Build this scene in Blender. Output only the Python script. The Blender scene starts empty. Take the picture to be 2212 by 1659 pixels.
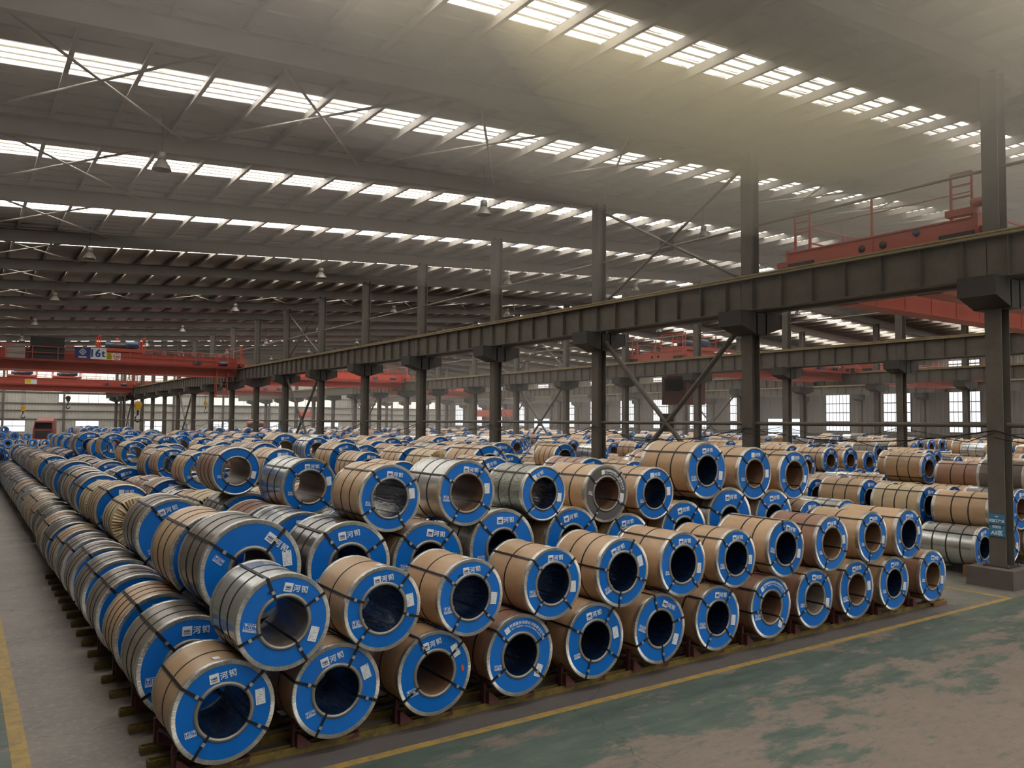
import bpy, bmesh, math, random
import numpy as np
from mathutils import Vector, Matrix
R_ = random.Random(7)
PI = math.pi
sc = bpy.context.scene
COL = sc.collection
# ------------------------------------------------------------------ camera
W0, H0 = 2212, 1659
F_PX, YAW, PIT, ROL, CH = 1730.386, 0.603458, 0.048130, 0.007528, 3.595
d = Vector((math.sin(YAW)*math.cos(PIT), math.cos(YAW)*math.cos(PIT), math.sin(PIT)))
r = Vector((math.cos(YAW), -math.sin(YAW), 0.0)); u = r.cross(d)
r2 = r*math.cos(ROL)+u*math.sin(ROL); u2 = -r*math.sin(ROL)+u*math.cos(ROL)
cd = bpy.data.cameras.new('camera'); cam = bpy.data.objects.new('camera', cd); COL.objects.link(cam)
cd.sensor_width = 36.0; cd.lens = F_PX/W0*36.0; cd.clip_start = 0.1; cd.clip_end = 600
M = Matrix((r2, u2, -d)).transposed().to_4x4(); M.translation = Vector((0, 0, CH)); cam.matrix_world = M
sc.camera = cam
def proj(P):
    v = Vector(P)-Vector((0, 0, CH)); z = v.dot(d)
    return W0/2+F_PX*v.dot(r2)/z, H0/2-F_PX*v.dot(u2)/z, z
# ------------------------------------------------------------------ world, exposure
wd = bpy.data.worlds.new('World'); sc.world = wd; wd.use_nodes = True
bg = wd.node_tree.nodes['Background']; bg.inputs[0].default_value = (0.86, 0.93, 1.0, 1); bg.inputs[1].default_value = 2.2
sc.view_settings.view_transform = 'Standard'; sc.view_settings.look = 'None'
sc.view_settings.gamma = 1; sc.view_settings.use_curve_mapping = False
sc.view_settings.exposure = 0.12
SKY_L = 12.0        # radiance of the daylight behind the roof sheets
WIN_L = 2.7
HAZE_D = 0.0042
cy = sc.cycles
cy.time_limit = 1150; cy.use_denoising = True; cy.max_bounces = 4; cy.diffuse_bounces = 3; cy.glossy_bounces = 3
cy.transmission_bounces = 3; cy.volume_bounces = 0; cy.transparent_max_bounces = 6
cy.caustics_reflective = False; cy.caustics_refractive = False
cy.sample_clamp_indirect = 6.0; cy.use_adaptive_sampling = True; cy.adaptive_threshold = 0.05
try:
    cy.volume_step_rate = 4.0; cy.volume_max_steps = 64
except Exception: pass
# ------------------------------------------------------------------ materials
def s2l(c): return tuple(((x/255)/12.92 if x/255 <= .04045 else ((x/255+.055)/1.055)**2.4) for x in c)
def mat(name, rgb, rough=.5, metal=0.0, var=.12, nscale=3.0, bump=0.0, bscale=20.0, rnd=0.0, spec=.5, coat=0.0, rvar=0.0, stretch=(1, 1, 1), dirt=None, dscale=1.5, damt=.5, bdet=4.0, emit=None):
    m = bpy.data.materials.new(name); m.use_nodes = True; nt = m.node_tree; N = nt.nodes; Lk = nt.links
    b = N['Principled BSDF']; c = s2l(rgb)
    tc = N.new('ShaderNodeTexCoord'); mp = N.new('ShaderNodeMapping'); mp.inputs['Scale'].default_value = stretch
    Lk.new(tc.outputs['Object'], mp.inputs[0])
    nz = N.new('ShaderNodeTexNoise'); nz.inputs['Scale'].default_value = nscale; nz.inputs['Detail'].default_value = 5
    Lk.new(mp.outputs[0], nz.inputs['Vector'])
    rp = N.new('ShaderNodeValToRGB'); rp.color_ramp.elements[0].position = .3; rp.color_ramp.elements[1].position = .7
    rp.color_ramp.elements[0].color = (*[x*(1-var) for x in c], 1); rp.color_ramp.elements[1].color = (*[min(1, x*(1+var)) for x in c], 1)
    Lk.new(nz.outputs[0], rp.inputs[0]); out = rp.outputs[0]
    if dirt:
        n2 = N.new('ShaderNodeTexNoise'); n2.inputs['Scale'].default_value = dscale; n2.inputs['Detail'].default_value = 8; n2.inputs['Roughness'].default_value = .7
        Lk.new(mp.outputs[0], n2.inputs['Vector'])
        r3 = N.new('ShaderNodeValToRGB'); r3.color_ramp.elements[0].position = .45; r3.color_ramp.elements[1].position = .62
        Lk.new(n2.outputs[0], r3.inputs[0]); ml = N.new('ShaderNodeMath'); ml.operation = 'MULTIPLY'; ml.inputs[1].default_value = damt
        Lk.new(r3.outputs[0], ml.inputs[0])
        mx = N.new('ShaderNodeMixRGB'); Lk.new(ml.outputs[0], mx.inputs[0]); Lk.new(out, mx.inputs[1]); mx.inputs[2].default_value = (*s2l(dirt), 1)
        out = mx.outputs[0]
    if rnd:
        oi = N.new('ShaderNodeObjectInfo'); hs = N.new('ShaderNodeHueSaturation')
        mr = N.new('ShaderNodeMapRange'); mr.inputs[3].default_value = 1-rnd; mr.inputs[4].default_value = 1+rnd
        Lk.new(oi.outputs['Random'], mr.inputs[0]); Lk.new(mr.outputs[0], hs.inputs['Value'])
        ms = N.new('ShaderNodeMath'); ms.operation = 'MULTIPLY_ADD'; ms.inputs[1].default_value = -.3*rnd; ms.inputs[2].default_value = 1+.1*rnd
        Lk.new(oi.outputs['Random'], ms.inputs[0]); Lk.new(ms.outputs[0], hs.inputs['Saturation'])
        Lk.new(out, hs.inputs['Color']); out = hs.outputs[0]
    Lk.new(out, b.inputs['Base Color'])
    b.inputs['Roughness'].default_value = rough; b.inputs['Metallic'].default_value = metal
    b.inputs['Specular IOR Level'].default_value = spec
    if coat: b.inputs['Coat Weight'].default_value = coat; b.inputs['Coat Roughness'].default_value = .2
    if rvar:
        mr2 = N.new('ShaderNodeMapRange'); mr2.inputs[3].default_value = max(.04, rough-rvar); mr2.inputs[4].default_value = min(1, rough+rvar)
        Lk.new(nz.outputs[0], mr2.inputs[0]); Lk.new(mr2.outputs[0], b.inputs['Roughness'])
    if bump:
        n3 = N.new('ShaderNodeTexNoise'); n3.inputs['Scale'].default_value = bscale; n3.inputs['Detail'].default_value = bdet
        n3.inputs['Distortion'].default_value = .6
        Lk.new(mp.outputs[0], n3.inputs['Vector']); bp = N.new('ShaderNodeBump'); bp.inputs['Strength'].default_value = bump
        bp.inputs['Distance'].default_value = .02; Lk.new(n3.outputs[0], bp.inputs['Height']); Lk.new(bp.outputs[0], b.inputs['Normal'])
        if coat: Lk.new(bp.outputs[0], b.inputs['Coat Normal'])
    if emit:
        b.inputs['Emission Color'].default_value = (*emit[0], 1); b.inputs['Emission Strength'].default_value = emit[1]
    return m
MT = {}
MT['kraft'] = mat('kraft_paper', (198, 166, 130), .42, var=.06, rnd=.10, bump=.08, bscale=4, coat=.12, dirt=(152, 120, 96), damt=.25, dscale=2)
MT['brown'] = mat('brown_paper', (160, 122, 100), .38, var=.10, rnd=.10, bump=.15, bscale=5, coat=.2)
MT['film'] = mat('grey_stretch_film', (124, 114, 104), .32, var=.12, rnd=.15, bump=.16, bscale=4, coat=.35, stretch=(1.6, 1, 1.6), spec=.5)
MT['galv'] = mat('galvanised_sheet', (206, 209, 206), .24, metal=.8, var=.08, rnd=.08, bump=.025, bscale=2, rvar=.06)
MT['black'] = mat('black_stretch_film', (60, 54, 52), .15, var=.15, bump=.35, bscale=3.5, coat=.8)
MT['cream'] = mat('creased_cream_paper', (206, 186, 150), .5, var=.10, bump=.45, bscale=7, rnd=.06)
MT['spangle'] = mat('spangled_film', (140, 142, 128), .25, metal=.5, var=.3, nscale=14, bump=.5, bscale=14, coat=.5)
MT['blue'] = mat('blue_plastic', (0, 108, 200), .40, var=.05, rnd=.10, bump=.04, bscale=8, spec=.3)
MT['navy'] = mat('navy_plastic', (30, 62, 140), .38, var=.05)
MT['greyface'] = mat('dark_grey_plastic', (86, 84, 82), .4, var=.06)
MT['rim'] = mat('pressed_zinc_rim', (206, 204, 198), .32, metal=.8, var=.12, nscale=6, bump=.2, bscale=9, rnd=.08)
MT['bore'] = mat('dull_zinc_ring', (150, 148, 142), .42, metal=.6, var=.1)
MT['liner'] = mat('dark_blue_film', (20, 38, 66), .2, var=.3, nscale=5, bump=.9, bscale=5, stretch=(2.5, .6, 2.5), coat=.5)
MT['linerk'] = mat('brown_core_board', (120, 92, 72), .45, var=.12)
MT['strap'] = mat('black_strap', (24, 23, 23), .45, var=.1)
MT['clip'] = mat('steel_clip', (190, 190, 190), .3, metal=.8)
MT['white'] = mat('white_print', (232, 238, 242), .5, var=.02)
MT['ink'] = mat('blue_ink', (18, 60, 130), .5, var=.02)
MT['greyink'] = mat('grey_ink', (140, 148, 156), .5, var=.02)
MT['penink'] = mat('black_pen_ink', (14, 34, 74), .5, var=.02)
MT['orange'] = mat('orange_sticker', (222, 84, 40), .5, var=.03)
MT['yellow'] = mat('yellow_sticker', (226, 206, 40), .5, var=.03)
MT['steel'] = mat('grey_painted_steel', (100, 95, 87), .6, var=.08, nscale=1.2, dirt=(84, 78, 70), damt=.5, dscale=2, bump=.03)
MT['steeld'] = mat('dark_grey_steel', (60, 57, 52), .6, var=.1, nscale=1.2)
MT['rail'] = mat('worn_yellow_rail', (150, 134, 96), .5, var=.15)
MT['roof'] = mat('roof_sheet', (132, 128, 124), .55, var=.05, nscale=.3)
MT['zinc'] = mat('zinc_purlin', (128, 123, 115), .5, metal=.1, var=.12)
MT['rafter'] = mat('pale_grey_rafter', (116, 111, 105), .6, var=.05)
MT['red'] = mat('crane_red', (186, 98, 82), .5, var=.07, dirt=(146, 82, 70), damt=.4)
MT['redd'] = mat('deep_red', (140, 56, 46), .5, var=.08)
MT['motor'] = mat('blue_motor', (58, 84, 110), .5, var=.1)
MT['cabinet'] = mat('dark_cabinet', (52, 50, 48), .5, var=.1)
MT['hook'] = mat('yellow_hook_block', (200, 160, 40), .5, var=.1)
MT['conc'] = mat('rough_concrete', (96, 88, 84), .85, var=.12, bump=.3, bscale=8)
MT['ryel'] = mat('chipped_yellow_paint', (124, 104, 48), .6, var=.12, dirt=(60, 54, 38), damt=.7, dscale=5)
MT['rred'] = mat('dull_red_chock', (88, 46, 44), .6, var=.15, dirt=(104, 82, 82), damt=.35, dscale=4)
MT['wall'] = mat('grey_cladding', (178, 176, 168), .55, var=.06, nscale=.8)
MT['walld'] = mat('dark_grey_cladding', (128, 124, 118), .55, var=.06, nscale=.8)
MT['banner'] = mat('red_banner', (200, 72, 50), .6, var=.04)
MT['signblue'] = mat('sign_blue', (62, 128, 168), .45, var=.04)
MT['signnavy'] = mat('sign_navy', (44, 62, 122), .45, var=.03)
MT['glassdark'] = mat('dark_glass', (24, 24, 26), .1, var=.05)
MT['tyre'] = mat('black_rubber', (22, 22, 22), .8, var=.05)
MT['lamp'] = mat('lamp_shade', (128, 124, 116), .4, metal=.2, var=.04)
MT['wood'] = mat('timber_chock', (132, 92, 58), .7, var=.15)
def lit(name, rgb, L, streak=True, corr=0.0):
    m = bpy.data.materials.new(name); m.use_nodes = True; nt = m.node_tree; N = nt.nodes; Lk = nt.links
    N.remove(N['Principled BSDF']); e = N.new('ShaderNodeEmission'); e.inputs['Strength'].default_value = L
    if streak:
        tc = N.new('ShaderNodeTexCoord'); mp = N.new('ShaderNodeMapping'); mp.inputs['Scale'].default_value = (.35, 7, 1)
        Lk.new(tc.outputs['Generated' if False else 'Object'], mp.inputs[0]); nz = N.new('ShaderNodeTexNoise'); nz.inputs['Scale'].default_value = 1.0; nz.inputs['Detail'].default_value = 7
        nz.inputs['Roughness'].default_value = .65
        Lk.new(mp.outputs[0], nz.inputs['Vector']); rp = N.new('ShaderNodeValToRGB')
        rp.color_ramp.elements[0].position = .42; rp.color_ramp.elements[1].position = .53
        c = rgb; rp.color_ramp.elements[0].color = (c[0]*.070, c[1]*.061, c[2]*.045, 1); rp.color_ramp.elements[1].color = (*c, 1)
        Lk.new(nz.outputs[0], rp.inputs[0]); Lk.new(rp.outputs[0], e.inputs['Color'])
    else: e.inputs['Color'].default_value = (*rgb, 1)
    Lk.new(e.outputs[0], N['Material Output'].inputs[0]); return m
MT['sky'] = lit('translucent_roof_sheet', (1.0, .95, .88), SKY_L)
MT['skyrib'] = lit('dirty_translucent_rib', (.75, .66, .50), .8, False)
MT['skyplain'] = lit('far_translucent_sheet', (1.0, .95, .88), SKY_L*.8, False)
MT['pane'] = lit('translucent_wall_sheet', (.95, .97, 1.0), WIN_L*.45, False)
MT['panew'] = lit('translucent_warm_sheet', (1.0, .98, .86), WIN_L*.40, False)
MT['dooropen'] = lit('daylit_opening', (.82, .90, 1.0), WIN_L*.45, False)
MT['bulb'] = lit('amber_lamp', (1.0, .45, .12), 6, False)
def floor_mat():
    m = bpy.data.materials.new('warehouse_floor'); m.use_nodes = True; nt = m.node_tree; N = nt.nodes; Lk = nt.links; b = N['Principled BSDF']
    tc = N.new('ShaderNodeTexCoord'); sp = N.new('ShaderNodeSeparateXYZ'); Lk.new(tc.outputs['Object'], sp.inputs[0])
    def noise(s, det=6, ro=.6, st=(1, 1, 1)):
        mp = N.new('ShaderNodeMapping'); mp.inputs['Scale'].default_value = st; Lk.new(tc.outputs['Object'], mp.inputs[0])
        n = N.new('ShaderNodeTexNoise'); n.inputs['Scale'].default_value = s; n.inputs['Detail'].default_value = det; n.inputs['Roughness'].default_value = ro
        Lk.new(mp.outputs[0], n.inputs['Vector']); return n.outputs[0]
    def ramp(i, a, bb, ca=(0, 0, 0), cb=(1, 1, 1)):
        rr = N.new('ShaderNodeValToRGB'); rr.color_ramp.elements[0].position = a; rr.color_ramp.elements[1].position = bb
        rr.color_ramp.elements[0].color = (*ca, 1); rr.color_ramp.elements[1].color = (*cb, 1); Lk.new(i, rr.inputs[0]); return rr.outputs[0]
    def math_(op, a, bb):
        q = N.new('ShaderNodeMath'); q.operation = op
        for i, x in enumerate((a, bb)):
            if isinstance(x, (int, float)): q.inputs[i].default_value = x
            else: Lk.new(x, q.inputs[i])
        return q.outputs[0]
    def mix(f, a, bb):
        q = N.new('ShaderNodeMixRGB'); Lk.new(f, q.inputs[0])
        for i, x in ((1, a), (2, bb)):
            if isinstance(x, tuple): q.inputs[i].default_value = (*x, 1)
            else: Lk.new(x, q.inputs[i])
        return q.outputs[0]
    base = ramp(noise(.8), .3, .7, s2l((108, 101, 96)), s2l((132, 123, 116)))
    base = mix(ramp(noise(9, 8, .75), .5, .72), base, s2l((152, 142, 134)))
    # green floor paint south of the yellow line, worn through in scuffed streaks
    gz = math_('MAXIMUM', math_('MULTIPLY', math_('LESS_THAN', sp.outputs[1], 7.98), math_('GREATER_THAN', sp.outputs[0], 1.2)), math_('LESS_THAN', sp.outputs[0], .6))
    bias = math_('MULTIPLY', math_('SUBTRACT', 7.0, sp.outputs[1]), .055)
    bias = math_('MAXIMUM', math_('MINIMUM', bias, .16), -.05)
    wear = ramp(math_('ADD', noise(.55, 9, .72, (1, 2.2, 1)), bias), .50, .56)
    fine = ramp(noise(5, 8, .8, (.6, 2.4, 1)), .30, .48)
    keep = math_('MULTIPLY', gz, math_('SUBTRACT', 1.0, math_('MULTIPLY', wear, fine)))
    green = ramp(noise(2.2, 6, .6, (.7, 2.5, 1)), .3, .7, s2l((66, 82, 74)), s2l((94, 106, 94)))
    base = mix(math_('MULTIPLY', gz, .6), base, s2l((128, 113, 100)))
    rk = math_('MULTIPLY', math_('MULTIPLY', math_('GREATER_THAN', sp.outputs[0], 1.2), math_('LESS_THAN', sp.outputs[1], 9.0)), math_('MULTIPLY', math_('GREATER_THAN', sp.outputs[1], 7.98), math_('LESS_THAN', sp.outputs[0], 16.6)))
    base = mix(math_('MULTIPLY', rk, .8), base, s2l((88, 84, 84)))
    col = mix(keep, base, green)
    # aisle right of the stacks: patchy green-grey paint
    rz = math_('MULTIPLY', math_('GREATER_THAN', sp.outputs[0], 16.4), math_('GREATER_THAN', sp.outputs[1], 7.98))
    col = mix(math_('MULTIPLY', rz, math_('MULTIPLY', ramp(noise(.9, 8, .7), .42, .55), .7)), col, s2l((92, 100, 88)))
    # pour joints every 4 m and hairline cracks
    vz = N.new('ShaderNodeTexVoronoi'); vz.feature = 'DISTANCE_TO_EDGE'; vz.inputs['Scale'].default_value = .16
    mpv = N.new('ShaderNodeMapping'); Lk.new(tc.outputs['Object'], mpv.inputs[0])
    nn = N.new('ShaderNodeTexNoise'); nn.inputs['Scale'].default_value = 1.4; nn.inputs['Detail'].default_value = 6; Lk.new(tc.outputs['Object'], nn.inputs['Vector'])
    vm = N.new('ShaderNodeVectorMath'); vm.operation = 'MULTIPLY_ADD'; Lk.new(nn.outputs[1], vm.inputs[0]); vm.inputs[1].default_value = (.9, .9, .9); Lk.new(mpv.outputs[0], vm.inputs[2])
    Lk.new(vm.outputs[0], vz.inputs['Vector'])
    crack = math_('LESS_THAN', vz.outputs['Distance'], .0014)
    col = mix(math_('MULTIPLY', crack, .6), col, s2l((58, 52, 50)))
    Lk.new(col, b.inputs['Base Color'])
    mr = N.new('ShaderNodeMapRange'); mr.inputs[3].default_value = .35; mr.inputs[4].default_value = .75; Lk.new(noise(1.2, 7, .7), mr.inputs[0]); Lk.new(mr.outputs[0], b.inputs['Roughness'])
    bp = N.new('ShaderNodeBump'); bp.inputs['Strength'].default_value = .12; bp.inputs['Distance'].default_value = .01
    Lk.new(noise(12, 8, .7), bp.inputs['Height']); Lk.new(bp.outputs[0], b.inputs['Normal'])
    return m
MT['floor'] = floor_mat()
MT['line'] = mat('worn_yellow_line', (172, 142, 72), .6, var=.1, dirt=(124, 110, 84), damt=.8, dscale=6)
# ------------------------------------------------------------------ object helpers
def link(o, parent=None):
    COL.objects.link(o)
    if parent is not None: o.parent = parent
    return o
def tag(o, label=None, cat=None, group=None, kind=None):
    if label: o['label'] = label
    if cat: o['category'] = cat
    if group: o['group'] = group
    if kind: o['kind'] = kind
    return o
def empty(name, loc=(0, 0, 0), rz=0.0, parent=None):
    o = bpy.data.objects.new(name, None); o.location = loc; o.rotation_euler = (0, 0, rz); o.empty_display_size = .2
    return link(o, parent)
def inst(name, me, parent=None, loc=(0, 0, 0), rot=(0, 0, 0), scale=(1, 1, 1), material=None):
    o = bpy.data.objects.new(name, me); o.location = loc; o.rotation_euler = rot; o.scale = scale; link(o, parent)
    if material is not None:
        if not me.materials: me.materials.append(None)
        o.material_slots[0].link = 'OBJECT'; o.material_slots[0].material = material
    return o
class MB:
    def __init__(s): s.v = []; s.f = []; s.m = []; s.sm = []
    def add(s, vs, fs, mi=0, smooth=False):
        n = len(s.v); s.v += [tuple(x) for x in vs]
        for f in fs: s.f.append(tuple(i+n for i in f)); s.m.append(mi); s.sm.append(smooth)
        return s
    def box(s, x0, x1, y0, y1, z0, z1, mi=0):
        return s.add([(x0, y0, z0), (x1, y0, z0), (x1, y1, z0), (x0, y1, z0), (x0, y0, z1), (x1, y0, z1), (x1, y1, z1), (x0, y1, z1)],
                     [(0, 3, 2, 1), (4, 5, 6, 7), (0, 1, 5, 4), (1, 2, 6, 5), (2, 3, 7, 6), (3, 0, 4, 7)], mi)
    def bar(s, a, b, w, h=None, mi=0, up=(0, 0, 1)):
        h = h or w; a = Vector(a); b = Vector(b); dd = (b-a).normalized(); upv = Vector(up)
        if abs(dd.dot(upv)) > .98: upv = Vector((1, 0, 0))
        rr = dd.cross(upv).normalized(); uu = rr.cross(dd)
        q = [rr*(sx*w/2)+uu*(sy*h/2) for sx, sy in ((-1, -1), (1, -1), (1, 1), (-1, 1))]
        return s.add([a+x for x in q]+[b+x for x in q], [(0, 1, 2, 3), (7, 6, 5, 4), (0, 4, 5, 1), (1, 5, 6, 2), (2, 6, 7, 3), (3, 7, 4, 0)], mi)
    def tube(s, pts, rad, n=8, mi=0, caps=True):
        base = len(s.v); P = [Vector(p) for p in pts]; rings = []
        for i, p in enumerate(P):
            dd = (P[min(i+1, len(P)-1)]-P[max(i-1, 0)]).normalized(); upv = Vector((0, 0, 1)) if abs(dd.z) < .95 else Vector((1, 0, 0))
            rr = dd.cross(upv).normalized(); uu = rr.cross(dd)
            rings.append([p+rr*(rad*math.cos(2*PI*k/n))+uu*(rad*math.sin(2*PI*k/n)) for k in range(n)])
        vs = [q for g in rings for q in g]; fs = []
        for i in range(len(P)-1):
            for k in range(n): fs.append((i*n+k, i*n+(k+1) % n, (i+1)*n+(k+1) % n, (i+1)*n+k))
        s.add(vs, fs, mi, True)
        if caps: s.add(rings[0], [tuple(range(n))], mi); s.add(rings[-1], [tuple(range(n))[::-1]], mi)
        return s
    def lathe(s, prof, n=48, axis='y', mi=0, smooth=True, fn=None, c=(0, 0, 0)):
        # prof: list of (pos along axis, radius); fn(i, k, pos, rad)->(pos, rad)
        vs = []
        for i, (p, q) in enumerate(prof):
            for k in range(n):
                a = 2*PI*k/n; pp, qq = (p, q) if fn is None else fn(i, k, p, q)
                ca, sa = math.cos(a)*qq, math.sin(a)*qq
                vs.append((c[0]+ca, c[1]+pp, c[2]+sa) if axis == 'y' else ((c[0]+ca, c[1]+sa, c[2]+pp) if axis == 'z' else (c[0]+pp, c[1]+ca, c[2]+sa)))
        fs = []
        for i in range(len(prof)-1):
            for k in range(n): fs.append((i*n+k, (i+1)*n+k, (i+1)*n+(k+1) % n, i*n+(k+1) % n))
        return s.add(vs, fs, mi, smooth)
    def mesh(s, name, mats=()):
        me = bpy.data.meshes.new(name); me.from_pydata(s.v, [], s.f)
        for m_ in mats: me.materials.append(m_)
        me.polygons.foreach_set('material_index', s.m); me.polygons.foreach_set('use_smooth', s.sm); me.update(); return me
    def build(s, name, m_, parent=None, loc=(0, 0, 0), rot=(0, 0, 0)):
        mats = m_ if isinstance(m_, (list, tuple)) else [m_]
        o = bpy.data.objects.new(name, s.mesh(name, mats)); o.location = loc; o.rotation_euler = rot; return link(o, parent)
TXT = {}
def text_mesh(s, size=1.0, bold=.018, ext=.004):
    k = (s, size, bold)
    if k not in TXT:
        cu = bpy.data.curves.new('t', 'FONT'); cu.body = s; cu.size = size; cu.align_x = 'CENTER'; cu.align_y = 'CENTER'
        cu.offset = bold*size; cu.extrude = ext; cu.resolution_u = 2
        o = bpy.data.objects.new('t', cu); COL.objects.link(o); dg = bpy.context.evaluated_depsgraph_get(); dg.update()
        me = bpy.data.meshes.new_from_object(o.evaluated_get(dg)); me.name = 'lettering'; me.materials.clear()
        bpy.data.objects.remove(o); bpy.data.curves.remove(cu)
        n = len(me.vertices)
        if n:
            co = np.empty(n*3, 'f'); me.vertices.foreach_get('co', co); co = co.reshape(-1, 3)
            c = (co[:, :2].max(0)+co[:, :2].min(0))/2; co[:, :2] -= c; me.vertices.foreach_set('co', co.ravel())
        TXT[k] = me
    return TXT[k]
def me_arrays(me):
    n = len(me.vertices); co = np.empty(n*3, 'f'); me.vertices.foreach_get('co', co)
    return co.reshape(-1, 3), [tuple(p.vertices) for p in me.polygons]
def merge_text(items):   # items: (mesh, x, y, rot, sx) in the flat XY plane -> MB facing -Y with x right, z up
    mb = MB()
    for me, x, y, a, sx in items:
        co, fs = me_arrays(me); ca, sa = math.cos(a), math.sin(a)
        vs = [(x+(c[0]*sx)*ca-c[1]*sa, -c[2], y+(c[0]*sx)*sa+c[1]*ca) for c in co]
        mb.add(vs, fs)
    return mb
# ------------------------------------------------------------------ building shell
XL, XR, YF, YB = -1.3, 82.4, -28.0, 141.9
ridge = 40.8
def hroof(x): return 11.24+.065*(x if x <= ridge else 2*ridge-x)
Y0 = 8.807; BAY = 7.0
CX = (19.66, 40.34, 61.5, 81.6)
f = MB(); f.box(XL-.3, XR+.3, YF-.3, YB+.3, -.3, 0); fo = f.build('floor', MT['floor']); tag(fo, kind='structure')
# painted lines
def line_strip(name, x0, x1, y0, y1):
    o = MB().box(x0, x1, y0, y1, .0, .004).build(name, MT['line']); tag(o, kind='structure'); return o
line_strip('floor_line_front', -1, 18.3, 7.98, 8.10)
line_strip('floor_line_left', .57, .74, 8.1, 130)
line_strip('floor_line_right', 18.18, 18.3, 8.1, 12.5)
line_strip('floor_line_aisle', 17.2, 19, 10.2, 10.27)
# ceiling: sheets between the translucent strips, purlins, rafters, rods
ceil = empty('ceiling'); tag(ceil, 'pale sheeted double-pitch roof with rows of translucent daylight strips', 'roof', kind='structure')
STR = [Y0+3.5+.28+7*k for k in range(-5, 19)]
HW = .66
edges = [YF]+[e for s_ in STR for e in (s_-HW, s_+HW)]+[YB]
for i in range(0, len(edges), 2):
    a, b = edges[i], edges[i+1]; mb = MB()
    for x0, x1 in ((XL, ridge), (ridge, XR)):
        z0, z1 = hroof(x0), hroof(x1)
        mb.add([(x0, a, z0), (x1, a, z1), (x1, b, z1), (x0, b, z0), (x0, a, z0+.1), (x1, a, z1+.1), (x1, b, z1+.1), (x0, b, z0+.1)],
               [(0, 3, 2, 1), (4, 5, 6, 7), (0, 1, 5, 4), (1, 2, 6, 5), (2, 3, 7, 6), (3, 0, 4, 7)])
        if i//2 in (4, 5, 6, 7, 8, 9):   # lap ribs of the sheets
            yy = a+.45
            while yy < b-.3:
                mb.add([(x0, yy-.03, z0), (x1, yy-.03, z1), (x1, yy, z1-.035), (x0, yy, z0-.035), (x1, yy+.03, z1), (x0, yy+.03, z0)], [(0, 3, 2, 1), (3, 5, 4, 2)]); yy += .75
    mb.build('roof_sheet', MT['roof'], ceil)
PX = [XL+.2+1.39*k for k in range(61)]
def sky_mesh(x0, x1, ribs=True):
    mb = MB(); z0, z1 = hroof(x0), hroof(x1)
    if ribs:
        ys = []; w = 2*HW/4
        for k in range(4):
            y = -HW+k*w; ys += [(y, .0), (y+w*.12, .035), (y+w*.22, .035), (y+w*.34, 0)]
        ys.append((HW, 0))
    else: ys = [(-HW, 0), (HW, 0)]
    vs = [(0, y, h) for y, h in ys]+[(x1-x0, y, z1-z0+h) for y, h in ys]; n = len(ys)
    for k in range(n-1): mb.add([vs[k], vs[k+n], vs[k+n+1], vs[k+1]], [(0, 1, 2, 3)], 1 if ribs and k % 4 in (0, 2) else 0)
    return mb.mesh('skylight_pane')
panes = []
for k, ys in enumerate(STR):
    for j in range(len(PX)-1):
        x0, x1 = PX[j], PX[j+1]
        if x0 < ridge < x1: x1 = ridge-.05
        P = proj((x0+.7, ys, hroof(x0))); vis = P[2] > 0 and -60 < P[0] < W0+60 and P[1] > -60
        panes.append((P[2] if vis else 999, k, x0, x1, ys))
panes.sort(key=lambda t: t[0])
pm = {}
far = MB()
for n_, (z_, k, x0, x1, ys) in enumerate(panes):
    if n_ < 290 and z_ < 900:
        key = ('a' if x0 < ridge else 'b', round(x1-x0, 2))
        if key not in pm: pm[key] = sky_mesh(x0, x1); pm[key].materials.append(MT['sky']); pm[key].materials.append(MT['skyrib'])
        inst('skylight_panel', pm[key], ceil, (x0, ys, hroof(x0)+.02))
    else:
        z0, z1 = hroof(x0)+.02, hroof(x1)+.02
        far.add([(x0, ys-HW, z0), (x1, ys-HW, z1), (x1, ys+HW, z1), (x0, ys+HW, z0)], [(0, 1, 2, 3)])
o = far.build('skylight_panel', MT['skyplain'], ceil); o['kind'] = 'stuff'
# black-edged tears in a few roof sheets
def torn(x, ys):
    rr = random.Random(int(x*10)); mb = MB(); z = hroof(x)-.03; prev = -HW
    while prev < HW:
        w = rr.uniform(.05, .13); t = rr.uniform(.05, .16)
        mb.add([(x-t, prev, z-.01), (x+.06, prev, z), (x+.06, prev+w, z), (x-t*rr.uniform(.3, 1), prev+w*.8, z-rr.uniform(.02, .1))], [(0, 1, 2, 3)]); prev += w*rr.uniform(.8, 1.5)
    mb.build('torn_sheet_edge', MT['rail'], ceil)
for x, k in ((10.7, 5), (12.0, 6), (24.2, 5), (12.3, 7), (12.5, 8), (22, 7), (26.3, 6)): torn(x, STR[k])
def cpurl():
    mb = MB(); L0, L1 = YF, YB
    mb.box(0, .012, L0, L1, -.27, 0); mb.box(-.075, .006, L0, L1, -.27, -.258); mb.box(0, .08, L0, L1, -.012, 0); mb.box(-.08, -.068, L0, L1, -.27, -.23); return mb.mesh('purlin')
pmesh = cpurl(); pmesh.materials.append(MT['zinc'])
for x in PX: inst('purlin', pmesh, ceil, (x, 0, hroof(x)-.005))
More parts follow.
